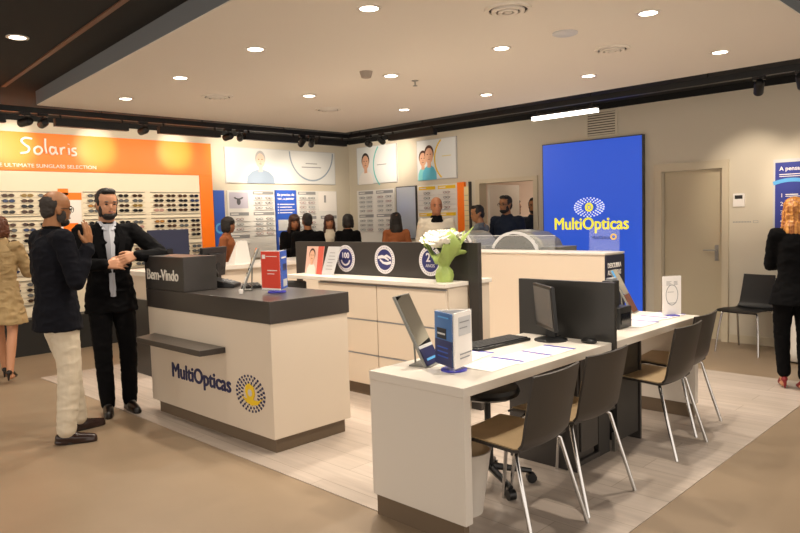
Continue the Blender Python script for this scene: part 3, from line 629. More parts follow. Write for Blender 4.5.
# --- chairs
def chair(lb, loc, rz, pad=True, group='chairs at the consultation desk', k=1):
    t = thing('visitor_chair' if pad else 'waiting_chair', lb, 'chair', loc, rz, group)
    def sheet(path, w0, w1, th, dx=0):
        vs = []; fs = []; n = len(path); m = 8
        for j, (y, z) in enumerate(path):
            ta = Vector((path[min(j+1,n-1)][0]-path[max(j-1,0)][0], path[min(j+1,n-1)][1]-path[max(j-1,0)][1])).normalized(); nn = Vector((-ta.y, ta.x))
            ww = w0+(w1-w0)*j/(n-1)
            for s_ in (0, 1):
                for i in range(m+1):
                    u = -1+2*i/m; cv = .018*(u*u)*dx
                    vs.append((u*ww/2, y+nn.x*th*s_-cv*0+nn.x*cv, z+nn.y*th*s_+nn.y*cv))
        Wd = 2*(m+1)
        for j in range(n-1):
            for i in range(m):
                a = j*Wd+i; fs.append((a,a+1,a+Wd+1,a+Wd)); a = j*Wd+m+1+i; fs.append((a,a+Wd,a+Wd+1,a+1))
            a = j*Wd; fs.append((a,a+Wd,a+Wd+m+1,a+m+1)); a = j*Wd+m; fs.append((a,a+m+1,a+Wd+m+1,a+Wd))
        for i in range(m):
            fs.append((i,i+m+1,i+m+2,i+1)); a = (n-1)*Wd+i; fs.append((a,a+1,a+m+2,a+m+1))
        return vs, fs
    sh_m = m_shell if pad else mat('black_chair_shell','#121214',.45)
    seat = [(.24,.435),(.22,.447),(.10,.45),(-.05,.442),(-.13,.437),(-.165,.445)]
    back = [(-.165,.445),(-.185,.468),(-.195,.50),(-.205,.56),(-.225,.66),(-.25,.79)]
    b = MB(); b.add(*sheet(seat,.42,.40,.012,-.4)); obj('seat', b, sh_m, t, smooth=50)
    b = MB(); b.add(*sheet(back,.39,.40 if pad else .33,.012,-1)); obj('backrest', b, sh_m, t, smooth=50)
    if pad:
        b = MB(); b.add(*sheet([(y,z+.001) for y, z in seat[1:]],.40,.385,-.006,-.4)); obj('seat_pad', b, m_ply, t, smooth=50)
        b = MB(); b.add(*sheet([(y+.001,z) for y, z in back[1:-1]],.375,.385,-.004,-1)); obj('back_pad', b, m_ply, t, smooth=50)
    for sx in (-1, 1):
        b = MB(); b.tube([(sx*.10,.14,.425),(sx*.165,.155,.425),(sx*.185,.165,.41),(sx*.21,.20,.20),(sx*.225,.225,.0)], .0105, 10); obj('leg', b, m_chrome, t, smooth=True)
        b = MB(); b.tube([(sx*.10,-.10,.425),(sx*.165,-.125,.425),(sx*.188,-.14,.41),(sx*.21,-.20,.20),(sx*.232,-.26,.0)], .0105, 10); obj('leg', b, m_chrome, t, smooth=True)
    b = MB()
    for sx in (-1, 1): b.tube([(sx*.10,-.10,.425),(sx*.10,.14,.425)], .009, 8)
    b.tube([(-.10,.14,.425),(.10,.14,.425)], .009, 8); b.tube([(-.10,-.10,.425),(.10,-.10,.425)], .009, 8); obj('under_frame', b, m_chrome, t, smooth=True)
    return t
for x, y, rz, lb in ((2.70,1.91,1,'dark visitor chair with light wood seat, nearest the camera'),(3.23,1.93,-2,'dark visitor chair, second from the near end of the desk'),(4.25,1.93,0,'dark visitor chair with light wood seat, just beyond the under-desk cabinet'),(4.76,2.02,1,'dark visitor chair at the far end of the desk, farthest in the row')):
    chair(lb, (x,y,.004), math.radians(rz))
chair('black chair with chrome legs standing against the right wall by the door', (7.66,2.44,0), math.radians(80), False, None)
t = thing('swivel_stool', 'black round swivel stool on castors behind the near end of the desk', 'stool', (3.02,2.31,.004))
b = MB(); b.lathe([(.15,.50),(.175,.515),(.18,.535),(.17,.555),(.12,.565)]); obj('seat', b, m_black, t, smooth=True)
b = MB(); b.lathe([(.028,.10),(.028,.30),(.018,.30),(.018,.50)]); obj('gas_lift', b, m_black, t, smooth=True)
for k in range(5):
    a = 2*PI*k/5+.52; b = MB(); b.tube([(0,0,.11),(.24*math.cos(a),.24*math.sin(a),.065)], .022, 8, .014); lg = obj('leg', b, m_black, t, smooth=True)
    b = MB(); b.T = Matrix.Translation((.24*math.cos(a),.24*math.sin(a),.028)) @ Matrix.Rotation(a,4,'Z') @ Matrix.Rotation(PI/2,4,'X'); b.disc(0,0,.028,-.02,.02); obj('castor', b, m_black, lg, smooth=True)
t = thing('waste_bin', 'white tapered waste bin under the near end of the desk', 'bin', (2.66,2.20,.004))
b = MB(); b.lathe([(.10,0),(.145,.32),(.15,.325),(.14,.325),(.098,.01)], n=36); obj('bucket', b, m_white, t, smooth=True)
b = MB(); b.lathe([(.136,.30),(.139,.318),(.12,.319)], n=36); obj('liner', b, mat('beige_liner','#b49b78',.6), t, smooth=True)
# --- tall counter at the back right with machines
t = thing('tall_counter', 'tall white counter with a navy printed end, in front of the blue screen', 'counter', (6.3,4.3,0))
b = mb(t); b.box(6.10,6.48,3.23,5.6,0,1.085); obj('body', b, m_white2, t, bev=.003)
b = mb(t); b.box(6.095,6.49,3.22,5.61,1.087,1.105); obj('top_slab', b, m_white, t, bev=.002)
b = mb(t); b.box(6.10,6.48,3.215,3.229,.02,1.08); obj('navy_end', b, m_navyface, t)
for k, (s_, z) in enumerate((('DESCUBRA',.99),('AS NOSSAS',.92),('OFERTAS',.85))):
    text('end_lettering', s_, .065, m_paper, inv(t) @ basis((6.13,3.2148,z-.03),(1,0,0)), t, off=.001, width=.27-.03*(k==2))
t = thing('glass_screen', 'clear glass screen standing on the tall counter behind the machines', 'glass', (6.47,4.8,1.105)); b = mb(t); b.box(6.465,6.473,4.0,5.6,1.105,1.26); obj('pane', b, m_glass, t)
b = mb(t); b.box(6.462,6.476,4.0,5.6,1.26,1.266); obj('edge_strip', b, m_lgrey, t)
t = thing('acrylic_sign', 'clear acrylic sign with brand lettering on the tall counter corner', 'sign', (6.28,3.40,1.105), 0)
T = basis((6.30,3.50,1.113),(.35,-1,0)); b = mb(t, T); b.box(0,.29,0,.23,-.003,.003); obj('acrylic_sheet', b, m_glass, t)
text('brand_lettering','MultiOpticas',.045,m_navy,inv(t) @ T @ Matrix.Translation((.03,.12,.004)),t,width=.17,depth=.001)
b = mb(t, T); b.ring(.235,.14,.03,.018,.003,.005); obj('round_mark', b, m_yellow, t); b = mb(t, T); b.box(.08,.21,-.008,.004,-.03,.03); obj('foot', b, m_glass, t)
t = thing('work_bench', 'low bench behind the tall counter carrying the lens machines', 'bench', (6.85,4.8,0)); b = mb(t); b.box(6.52,7.10,4.0,5.72,.98,1.02); obj('worktop', b, m_white, t, bev=.003)
b = mb(t); b.box(6.54,7.08,4.03,4.06,0,.98); b.box(6.54,7.08,5.66,5.69,0,.98); b.box(7.05,7.08,4.06,5.66,0,.98); obj('carcass', b, m_white2, t)
def machine(lb, y, s, x=6.82, dz=0):
    t = thing('lens_machine', lb, 'machine', (x,y,1.02), 0)
    P = [(-.36*s,0),(.36*s,0),(.38*s,.08),(.32*s,.19),(.18*s,.27),(-.05*s,.30),(-.22*s,.24),(-.33*s,.13)]
    T = basis((-.20,0,0),(0,-1,0)); b = MB(); b.T = T; b.prism(P,-.42,0); obj('hood', b, m_silver, t, bev=.025)
    Q = [(.88*x-.02,.84*z+.005) for x, z in P]; b = MB(); b.T = T; b.prism(Q,.0,.012); w_ = obj('window', b, mat('smoked_cover','#3f403b',.2), t, bev=.004)
    b = MB(); b.T = T; b.prism([(x*.8-.02,z*.75+.01) for x, z in Q],.012,.018); obj('dark_panel', b, mat('smoked_dark','#34342f',.25), w_)
    b = MB(); b.T = T; b.ring(-.02,.0,.34*s,.30*s,.0,.02,a0=.25,a1=PI-.35,ryo=.285,ryi=.255); obj('rim', b, m_lgrey, t)
    b = MB(); b.T = T; b.box(.30*s,.60*s,0,.10,-.3,.0); b.box(.30*s,.60*s,.10,.115,-.31,.01); obj('side_tray', b, m_silver, t, bev=.006)
machine('silver lens machine with an arched hood behind the tall counter', 4.60, 1)
machine('second silver machine, left of the arched one and half hidden', 5.38, .55)
# --- cash counter at the back left
t = thing('cash_counter', 'white service counter in the back between the reception and the frame displays', 'counter', (4.4,6.7,0))
b = mb(t); b.box(3.13,5.6,6.48,7.0,0,1.0); obj('body', b, m_white2, t, bev=.003)
b = mb(t); b.box(3.08,5.65,6.44,7.05,1.0,1.045); obj('top_slab', b, m_white, t, bev=.003)
b = mb(t); b.box(3.10,3.129,6.46,7.02,0,.76); b.box(3.129,3.35,6.45,6.479,0,.76); obj('charcoal_end', b, m_char, t)
t = thing('computer_monitor', 'wide dark blue monitor on the back service counter behind the leaning man', 'monitor', (3.50,6.80,1.045), math.radians(176))
b = MB(); b.box(-.22,.22,-.015,.02,.10,.40); obj('housing', b, mat('dark_blue_plastic','#252a44',.4), t, bev=.006); b = MB(); b.box(-.20,.20,-.018,-.015,.12,.38); obj('screen', b, mat('dark_screen','#0b0e14',.12), t)
b = MB(); b.box(-.03,.03,.0,.03,.01,.2); obj('stand', b, m_black, t); b = MB(); b.box(-.10,.10,-.07,.08,0,.012); obj('foot', b, m_black, t, bev=.003)
t = thing('display_cone', 'translucent white angled display on the back service counter', 'display stand', (4.25,6.62,1.045), 0)
b = MB(); b.add([(-.12,-.06,0),(.10,-.06,0),(.10,.08,0),(-.12,.08,0),(-.03,0,.25),(.09,0,.25),(.09,.02,.25),(-.03,.02,.25)],[(0,3,2,1),(4,5,6,7),(0,1,5,4),(1,2,6,5),(2,3,7,6),(3,0,4,7)]); obj('shell', b, mat('frosted_plastic','#d7d4ce',.3), t, bev=.003)
b = MB(); b.box(-.14,.12,-.08,.10,-.0,.006); obj('base', b, m_paper, t)
t = thing('office_chair', 'grey padded office chair back behind the reception counter', 'chair', (3.75,5.3,.004), math.radians(110))
b = MB(); b.box(-.22,.22,-.20,.22,.44,.50); obj('seat', b, mat('grey_fabric','#3d3d3d',.8), t, bev=.02)
b = MB(); b.box(-.20,.20,-.25,-.20,.58,.93); obj('backrest', b, mat('grey_fabric','#3d3d3d',.8), t, bev=.02)
b = MB(); b.box(-.03,.03,-.27,-.25,.47,.75); b.box(-.03,.03,-.27,0,.42,.44); obj('back_bracket', b, m_black, t); b = MB(); b.tube([(0,0,.44),(0,0,.08)], .025); obj('gas_lift', b, m_black, t, smooth=True)
for k in range(5):
    a = 2*PI*k/5; b = MB(); b.tube([(0,0,.10),(.26*math.cos(a),.26*math.sin(a),.06)], .022, 8, .014); lg = obj('leg', b, m_black, t, smooth=True)
    b = MB(); b.T = Matrix.Translation((.26*math.cos(a),.26*math.sin(a),.028)) @ Matrix.Rotation(a,4,'Z') @ Matrix.Rotation(PI/2,4,'X'); b.disc(0,0,.028,-.02,.02); obj('castor', b, m_black, lg, smooth=True)
# --- table with cloth at right
t = thing('covered_table', 'small table under a white cloth beside the woman in black', 'table', (7.66,1.76,0))
b = MB(); b.box(-.3,.3,-.3,.3,.70,.735); obj('tabletop', b, m_white, t)
for sx in (-1,1):
    for sy in (-1,1): b = MB(); b.box(sx*.26-.02,sx*.26+.02,sy*.26-.02,sy*.26+.02,0,.70); obj('leg', b, m_steel, t)
n = 64; vs = []; fs = []
for j in range(8):
    f_ = j/7
    for i in range(n):
        a = 2*PI*i/n; c, s_ = math.cos(a), math.sin(a); k = .305/max(abs(c),abs(s_)); k2 = k*(1-f_)+.36*f_; k3 = k2+.018*f_*math.sin(a*12)+.03*f_
        vs.append((k3*c, k3*s_, .737-.72*f_+(.10*abs(math.sin(2*a)) if 0 else 0)))
for j in range(7):
    for i in range(n): fs.append((j*n+i, j*n+(i+1)%n, (j+1)*n+(i+1)%n, (j+1)*n+i))
fs.append(tuple(range(n))); b = MB(); b.add(vs, fs); o = obj('tablecloth', b, mat('white_cloth','#d8d4cc',.8), None, smooth=60); o.location = (7.66,1.76,.003); so = o.modifiers.new('s','SOLIDIFY'); so.thickness = .003; so.offset = 1
tag(o, 'white cloth draped to the floor over the small table at right', 'tablecloth')
# ------------------------------------------------------------------ wall displays
def panel(T, x0, x1, y0, y1, z0, z1, m, name, parent, bev=0):
    b = MB(); b.T = T; b.box(x0,x1,y0,y1,z0,z1); return obj(name, b, m, parent, bev=bev)
BW = lambda x, z=0, y=WY: basis((x, y, z), (1,0,0))
RW = lambda y, z=0, x=WX: basis((x, y, z), (0,-1,0))
t = thing('sunglasses_display_wall', 'orange framed cream display wall with handwritten white sign', 'display', (4.0,9.07,0))
I = inv(t); T0 = I @ BW(0)
b = MB(); b.T = T0; b.box(.2,5.39,2.19,2.65,0,.05); b.box(5.19,5.39,.80,2.19,0,.05); obj('orange_frame', b, m_orange, t, bev=.003)
panel(T0, .2, 5.19, .42, 2.19, 0, .03, mat('cream_backlit_panel','#e9dfc8',.5), 'cream_panel', t)
panel(T0, .2, 5.39, .0, .42, 0, .29, mat('dark_base_cabinet','#1f2020',.5), 'base_cabinet', t, .003)
b = MB(); b.T = T0
for x in (1.2,2.2,3.2,4.2): b.box(x-.002,x+.002,.03,.40,.2895,.292)
obj('base_joint', b, m_black, t)
# handwritten sign: stroked letters
def strokes(T, parent, name, polys, r, m):
    b = MB(); b.T = T
    for P in polys:
        pts = []
        for i in range(len(P)-1):
            p0 = P[max(i-1,0)]; p1 = P[i]; p2 = P[i+1]; p3 = P[min(i+2,len(P)-1)]
            for k in range(5):
                u = k/5; q = [.5*((2*p1[a])+(-p0[a]+p2[a])*u+(2*p0[a]-5*p1[a]+4*p2[a]-p3[a])*u*u+(-p0[a]+3*p1[a]-3*p2[a]+p3[a])*u**3) for a in (0,1)]; pts.append((q[0],q[1],.012))
        pts.append((P[-1][0],P[-1][1],.012)); b.tube(pts, r, 8)
    return obj(name, b, m, parent, smooth=True)
Sp = [[(.14,.19),(.06,.195),(.02,.16),(.05,.12),(.10,.08),(.08,.03),(.0,.01)],[(.20,.10),(.16,.07),(.165,.02),(.21,.01),(.245,.05),(.23,.09),(.195,.10)],[(.29,.20),(.285,.10),(.295,.02)],
 [(.40,.09),(.35,.10),(.335,.05),(.36,.015),(.40,.05),(.405,.10),(.405,.05),(.425,.015)],[(.46,.10),(.465,.015)],[(.464,.06),(.485,.095),(.515,.10)],[(.56,.10),(.56,.015)],[(.56,.145),(.561,.15)],[(.65,.10),(.61,.095),(.60,.07),(.64,.045),(.64,.015),(.59,.01)]]
strokes(I @ BW(2.83, 2.385, WY-.05), t, 'handwritten_lettering', Sp, .0125, m_paper)
text('subtitle_lettering', 'THE ULTIMATE SUNGLASS SELECTION', .062, m_paper, I @ BW(2.50, 2.232, WY-.052), t, width=1.22, depth=.002)
# racks: backing with rails; glasses are things of their own
racks = [('left', 1.28, [1.42,1.60,1.80]), ('second', 1.95, [2.08,2.27]), ('third',2.40,[2.67,2.86,3.06]), ('fourth', 3.52, [3.66,3.87,4.07,4.27]), ('fifth', 4.38, [4.54,4.72,4.90,5.09])]
racks = [('left', 1.95, 3.16, [2.25,2.46,2.67,2.88,3.07]), ('middle', 3.54, 4.36, [3.66,3.86,4.06,4.25]), ('right', 4.44, 5.18, [4.55,4.73,4.91,5.09])]
rowsz = [1.895,1.83,1.765,1.70, 1.545,1.48,1.415,1.35, 1.18,1.115,1.05,.985, .82,.755,.69,.625]
b = MB(); b.T = T0
for nm, x0, x1, cols in racks:
    for g in range(4):
        z = rowsz[g*4]+.045; b.box(x0,x1,z,z+.006,.03,.05); b.box(x0,x1,rowsz[g*4+3]-.055,rowsz[g*4+3]-.05,.03,.05)
obj('rack_rail', b, mat('rail_grey','#8f8a80',.5), t)
b = MB(); b.T = T0
for nm, x0, x1, cols in racks:
    for z in rowsz: b.box(x0,x1,z-.028,z-.024,.03,.042)
obj('shelf_strip', b, mat('strip_cream','#cfc5b0',.5), t)
def glasses_mesh(fr, ln, w=.135, k=1.0):
    b = MB()
    for sx in (-1,1):
        b.k = 0; b.ring(sx*.034*k,0,.031*k,.026*k,.0,.006,n=16,ryo=.024*k,ryi=.019*k)
        b.k = 1; b.disc(sx*.034*k,0,.027*k,.0015,.004,ry=.020*k,n=16)
        b.k = 0; b.box(sx*.066*k-.003,sx*.066*k+.003,.004,.010,-.03,.003)
    b.k = 0; b.box(-.006,.006,.004,.009,.001,.006)
    return fin(b.mesh('eyewear', [fr, ln]))
LM = {'black': ('#15151a','#1c1d22'), 'brown': ('#3b261a','#4d3426'), 'amber': ('#7a4a1e','#b98545'), 'grey': ('#33363a','#63676c'), 'tortoiseshell': ('#4a2f1a','#3a2a22'), 'blue': ('#1c2440','#38476a'), 'golden': ('#a3823e','#8b7440'), 'pale rose': ('#b98f82','#c09a90')}
GM = {k: glasses_mesh(mat('frame_'+k.replace(' ','_'), v[0], .35), mat('lens_'+k.replace(' ','_'), v[1], .12)) for k, v in LM.items()}
ORD = ['first','second','third','fourth','fifth','sixth','seventh','eighth']
RN = ['top','second','third','bottom']; GN = ['upper','second','third','lowest']
ks = list(LM)
for ri, (nm, x0, x1, cols) in enumerate(racks):
    for g in range(4):
        for r in range(4):
            for ci, x in enumerate(cols):
                kk = random.choices(ks, (5,3,1,4,3,1,.8,.8))[0]
                o = link('sunglasses', GM[kk]); z = rowsz[g*4+r]
                o.matrix_world = Matrix.Translation((x+random.uniform(-.006,.006), WY-.045, z)) @ Matrix.Rotation(PI/2,4,'X') @ Matrix.Diagonal((1.05,.85,1,1))
                tag(o, '%s sunglasses, %s row of the %s block, %s along the %s rack' % (kk, RN[r], GN[g], ORD[ci], nm), 'sunglasses', 'sunglasses on the orange framed wall')
t = thing('display_poster', 'narrow backlit poster with an orange header between the sunglasses racks', 'poster', (3.35,9.05,1.2)); T = inv(t) @ BW(3.21, 0, WY-.03)
panel(T, 0, .29, 1.25, 1.90, 0, .03, m_paper, 'board', t); panel(T, .0, .30, 1.84, 1.93, .0, .034, m_orange, 'orange_header', t); panel(T, .03, .14, 1.90, 1.98, .0, .034, m_orange, 'header_tab', t); panel(T, .06, .24, 1.32, 1.55, .03, .032, m_orange, 'printed_block', t)
# wide portrait pictures
def poster(name, lb, T, w_, h_, d, face, cat='picture'):
    t = thing(name, lb, cat, T.translation); I_ = Matrix.Translation(-T.translation)
    panel(I_ @ T, 0, w_, 0, h_, 0, d, m_lgrey, 'frame', t, .002); panel(I_ @ T, .012, w_-.012, .012, h_-.012, d-.004, d+.001, face, 'printed_face', t)
    return t, I_ @ T @ Matrix.Translation((0,0,d+.001))
m_silverp = mat('silver_print','#d6d8d8',.45); m_skyp = mat('cool_white_print','#dfe4e6',.45)
t, T = poster('wall_picture', 'wide silver picture of a grey haired smiling man with a pale arc', BW(5.63,2.09), 2.13, .54, .03, m_silverp)
person_print(T, t, .62, .52, .50, mat('printed_light_skin','#dcbfae',.6), mat('printed_blue_grey','#8e9fb4',.6), mat('printed_grey_hair','#a9aaac',.6), zz=0)
b = MB(); b.T = T; b.ring(1.63,.52,.46,.435,0,.001,a0=PI,a1=2*PI,ryo=.47,ryi=.445); b.v = b.v; obj('printed_arc', b, mat('arc_grey_blue','#8b9bab',.5), t)
b = MB(); b.T = T; b.box(1.42,1.82,.27,.285,0,.001); b.box(1.50,1.74,.33,.345,0,.001); obj('printed_text', b, m_grey, t)
t, T = poster('wall_picture', 'square picture of a dark haired young man with a turquoise arc, near the corner', RW(8.86,2.08), .95, .63, .03, m_skyp)
person_print(T, t, .22, .36, .52, SK, m_paper, mat('printed_black_hair','#1d1714',.6), zz=0)
b = MB(); b.T = T; b.ring(.86,.30,.46,.435,0,.001,a0=PI*.76,a1=PI*1.26); obj('printed_arc', b, mat('turquoise_print','#6cc6c4',.5), t); b = MB(); b.T = T; b.box(.50,.72,.30,.312,0,.001); obj('printed_text', b, m_grey, t)
t, T = poster('wall_picture', 'square picture of a couple in turquoise clothes with a yellow arc', RW(7.46,2.07), .80, .62, .03, m_skyp)
person_print(T, t, .13, .22, .46, SK, mat('printed_aqua','#7fd0d4',.6), mat('printed_dark_hair','#4a2c20',.6), zz=0); person_print(T, t, .26, .30, .53, SK, mat('printed_cyan','#5db9d6',.6), mat('printed_dark_hair','#4a2c20',.6), zz=.001)
b = MB(); b.T = T; b.ring(.74,.31,.38,.355,0,.001,a0=PI*.72,a1=PI*1.28); obj('printed_arc', b, m_yellow, t); b = MB(); b.T = T; b.box(.52,.70,.34,.352,0,.001); obj('printed_text', b, mat('pale_yellow_print','#d9cf8a',.5), t)
# prescription frame boards
m_board = mat('white_board','#dfdedb',.45)
GL2 = {k: glasses_mesh(mat('thin_frame_'+k, c, .4), mat('clear_lens_print', '#cfd3d4', .1), k=1.0) for k, c in (('black','#25252a'),('brown','#54382a'),('grey','#63666a'),('red','#8d3a34'))}
def frames_board(lb, T, w_, h_, blocks, strip, where, cat='display', extra=None, BN=('upper left block','upper right block','lower left block','lower right block')):
    """blocks: (x0, x1, z_top, rows, header)"""
    t = thing('frames_board', lb, cat, T.translation); I_ = Matrix.Translation(-T.translation) @ T
    panel(I_, 0, w_, 0, h_, 0, .03, m_board, 'board', t, .002)
    if extra: extra(I_, t)
    for bi, (x0, x1, zt, rows, head) in enumerate(blocks):
        if head: panel(I_, x0, x1, zt-.05, zt, .03, .036, strip, 'header_strip', t)
        if head:
            b = MB(); b.T = I_; b.box(x0+.02,x0+(x1-x0)*.45,zt-.032,zt-.018,.036,.037); obj('header_text', b, m_paper, t)
        n = max(1, int((x1-x0)/.175)); zz = zt-(.05 if head else 0)
        for r in range(rows):
            z = zz-.055-.075*r
            b = MB(); b.T = I_; b.box(x0,x1,z-.034,z-.029,.03,.048); obj('shelf_strip', b, m_lgrey, t)
            for i in range(n):
                kk = random.choice(list(GL2)); o = link('eyeglasses', GL2[kk]); x = x0+(x1-x0)*(i+.5)/n
                o.matrix_world = T @ Matrix.Translation((x, z, .04)) @ Matrix.Diagonal((.95,.75,1,1))
                tag(o, '%s eyeglasses, %s row, %s, %s, %s' % (kk, RN[r], BN[bi], ORD[i]+' along', where), 'eyeglasses', 'eyeglasses on the white wall boards')
    return t
def pic_extra(I_, t):
    panel(I_, .03, .36, .76, 1.00, .03, .033, mat('lilac_print','#b9b6c6',.5), 'picture', t)
    b = MB(); b.T = I_ @ Matrix.Translation((.19,.88,.033)); b.disc(0,-.02,.035,0,.001,ry=.05); b.ring(0,.06,.09,.06,0,.001,a0=PI*1.1,a1=PI*1.9,ryo=.05,ryi=.03); obj('printed_figure', b, mat('print_dark_grey','#55565c',.5), t)
frames_board('white board of eyeglasses with a lilac picture, behind the back counter', BW(5.64,.95), .85, 1.03,
  [(.03,.36,.70,3,1),(.45,.83,1.02,3,1),(.45,.83,.70,4,1),(.03,.36,.36,2,1)], m_grey, 'board beside plain blue banner', extra=pic_extra, BN=('middle left block','upper right block','lower right block','bottom left block'))
frames_board('white board of eyeglasses behind the group of people in the back', BW(6.93,.95), .84, 1.03, [(.02,.38,1.02,4,1),(.48,.82,1.02,0,0),(.02,.38,.62,3,1),(.48,.82,.62,3,1)], m_grey, 'board behind the group',
  extra=lambda I_, t: (panel(I_, .44,.83,.70,1.02,.03,.034,m_paper,'white_panel',t), panel(I_, .56,.60,.84,.96,.034,.036,m_grey,'printed_figure',t)))
frames_board('grey labelled board of eyeglasses left of the tall mirror', RW(8.88,1.10), .90, .88, [(.05,.40,.86,4,1),(.48,.87,.86,4,1),(.05,.40,.47,3,1),(.48,.87,.47,3,1)], m_grey, 'board left of the tall mirror')
frames_board('board of eyeglasses with yellow header strips behind the man in white', RW(7.46,1.10), .80, .89, [(.03,.37,.87,4,1),(.43,.77,.87,4,1),(.03,.37,.46,4,1),(.43,.77,.46,4,1)], m_yellow, 'yellow labelled board')
# banners
t = thing('wall_banner', 'narrow plain blue banner beside the orange frame', 'banner', (5.51,9.09,.9)); panel(inv(t) @ BW(5.42), 0, .18, .9, 1.98, 0, .012, mat('plain_blue_print','#2f56b4',.5), 'sheet', t)
b = MB(); b.T = inv(t) @ BW(5.42); b.ring(.09,1.42,.08,.05,.012,.014); obj('printed_circle', b, m_lblue, t)
t = thing('wall_banner', 'tall blue banner with white text between two eyeglass boards', 'banner', (6.71,9.09,.9)); T = inv(t) @ BW(6.51)
panel(T, 0, .40, .9, 1.99, 0, .035, m_blue, 'sheet', t)
for k, (s_, z, sz) in enumerate((('Se precisa de',1.90,.055),('ver, a pensar',1.84,.055),)): text('banner_lettering', s_, sz, m_paper, T @ Matrix.Translation((.03,z,.036)), t, width=.33, depth=.001, off=.001)
b = MB(); b.T = T
for k in range(4): b.box(.07,.36-.05*(k%2),1.76-.045*k,1.772-.045*k,.035,.036); b.disc(.04,1.766-.045*k,.01,.035,.036)
obj('text_lines', b, m_paper, t)
for z0, z1 in ((1.35,1.52),(1.12,1.24)): panel(T, .03, .37, z0, z1, .035, .037, m_lgrey, 'pale_block', t)
t = thing('tall_mirror', 'tall thin framed mirror on the wall between two eyeglass boards', 'mirror', (8.09,7.72,1.15)); T = inv(t) @ RW(7.94)
panel(T, 0, .44, 1.15, 2.0, 0, .03, mat('dark_frame','#3a3a3c',.4), 'frame', t); panel(T, .015, .425, 1.165, 1.985, .026, .032, mat('cool_mirror','#a9b0b8',.3,.8), 'glass', t)
t = thing('side_display', 'narrow orange and cream display strip near the open doorway', 'display', (8.08,6.54,1.2)); T = inv(t) @ RW(6.64)
panel(T, 0, .13, 1.1, 2.0, 0, .05, m_orange, 'orange_side', t); panel(T, .13, .22, 1.1, 1.93, 0, .05, mat('cream_print','#e8d7a8',.5), 'cream_side', t)
b = MB(); b.T = T
for k in range(9): b.box(.14,.21,1.2+.075*k,1.205+.075*k,.05,.06)
obj('shelf_strip', b, m_grey, t); panel(T, .22, .235, 1.1, 2.0, 0, .055, mat('dark_frame','#3a3a3c',.4), 'dark_edge', t)
# backlit screen
t = thing('backlit_screen', 'large backlit blue wall screen with yellow brand name and eye emblem', 'screen', (8.07,4.46,.2)); T = inv(t) @ RW(5.15)
panel(T, 0, 1.40, .2, 2.415, 0, .06, mat('dark_frame','#3a3a3c',.4), 'frame', t); panel(T, .012, 1.388, .212, 2.403, .055, .062, m_screenblue, 'blue_face', t)
text('brand_lettering', 'MultiOpticas', .215, m_screenyel, T @ Matrix.Translation((.17,1.285,.063)), t, width=1.03, bold=.006, depth=.001)
eye_logo(T @ Matrix.Translation((.685,1.565,.0625)), t, .215, .125, m_screenwht, m_screenyel, m_screenyel)
# wall bits on the right
t = thing('wall_grille', 'white slatted air grille high on the wall above the screen', 'air vent', (8.09,4.30,2.43)); T = inv(t) @ RW(4.53)
b = MB(); b.T = T; b.box(0,.43,2.44,2.465,0,.02); b.box(0,.43,2.745,2.77,0,.02); b.box(0,.025,2.465,2.745,0,.02); b.box(.405,.43,2.465,2.745,0,.02); obj('frame', b, m_wall, t)
panel(T, .025, .405, 2.465, 2.745, 0, .003, mat('grille_shadow','#4f473e',.8), 'backing', t)
b = MB(); b.T = T
for k in range(9): b.box(.025,.405,2.472+.031*k,2.490+.031*k,.003,.016)
obj('slat', b, m_wall, t)
t = thing('wall_thermostat', 'small white wall control beside the beige door', 'thermostat', (8.09,2.67,1.52)); T = inv(t) @ RW(2.735)
panel(T, 0, .12, 1.515, 1.66, 0, .02, m_paper, 'housing', t, .003); panel(T, .02, .10, 1.60, 1.64, .02, .022, m_black, 'display', t)
t = thing('wall_notice', 'small grey printed line on the wall between door and blue poster', 'notice', (8.095,2.6,1.33)); T = inv(t) @ RW(2.74)
b = MB(); b.T = T
for k in range(12): b.box(.0+.016*k,.010+.016*k,1.34,1.352,0,.002)
b.box(.21,.26,1.335,1.338,0,.002); b.box(.21,.26,1.357,1.36,0,.002); b.box(.21,.213,1.335,1.36,0,.002); b.box(.257,.26,1.335,1.36,0,.002); obj('print', b, m_grey, t)
t = thing('wall_poster', 'navy poster with a light blue arc and a numbered list at the right edge', 'poster', (8.09,2.0,1.3)); T = inv(t) @ RW(2.31)
panel(T, -.02, .62, 1.10, 2.0, 0, .015, m_lgrey, 'frame', t); panel(T, 0, .60, 1.12, 1.965, .012, .017, mat('royal_print','#28358c',.5), 'printed_face', t)
text('poster_title', 'A pensar em si', .06, m_paper, T @ Matrix.Translation((.04,1.88,.0175)), t, depth=.0005, off=.001, width=.36)
b = MB(); b.T = T; b.ring(.16,1.30,.50,.47,.017,.018,a0=PI*.22,a1=PI*.62,ryo=.50,ryi=.46); obj('printed_arc', b, m_lblue, t)
for k in range(4): text('list_number', str(k+1), .06, m_paper, T @ Matrix.Translation((.05,1.60-.09*k,.0175)), t, depth=.0005)
b = MB(); b.T = T
for k in range(4): b.box(.10,.22+.05*(k%3),1.622-.09*k,1.632-.09*k,.017,.018); b.box(.10,.30-.04*(k%2),1.605-.09*k,1.612-.09*k,.017,.018)
b.box(.04,.28,1.835,1.843,.017,.018); b.box(.04,.36,1.815,1.822,.017,.018); obj('text_lines', b, m_paper, t)
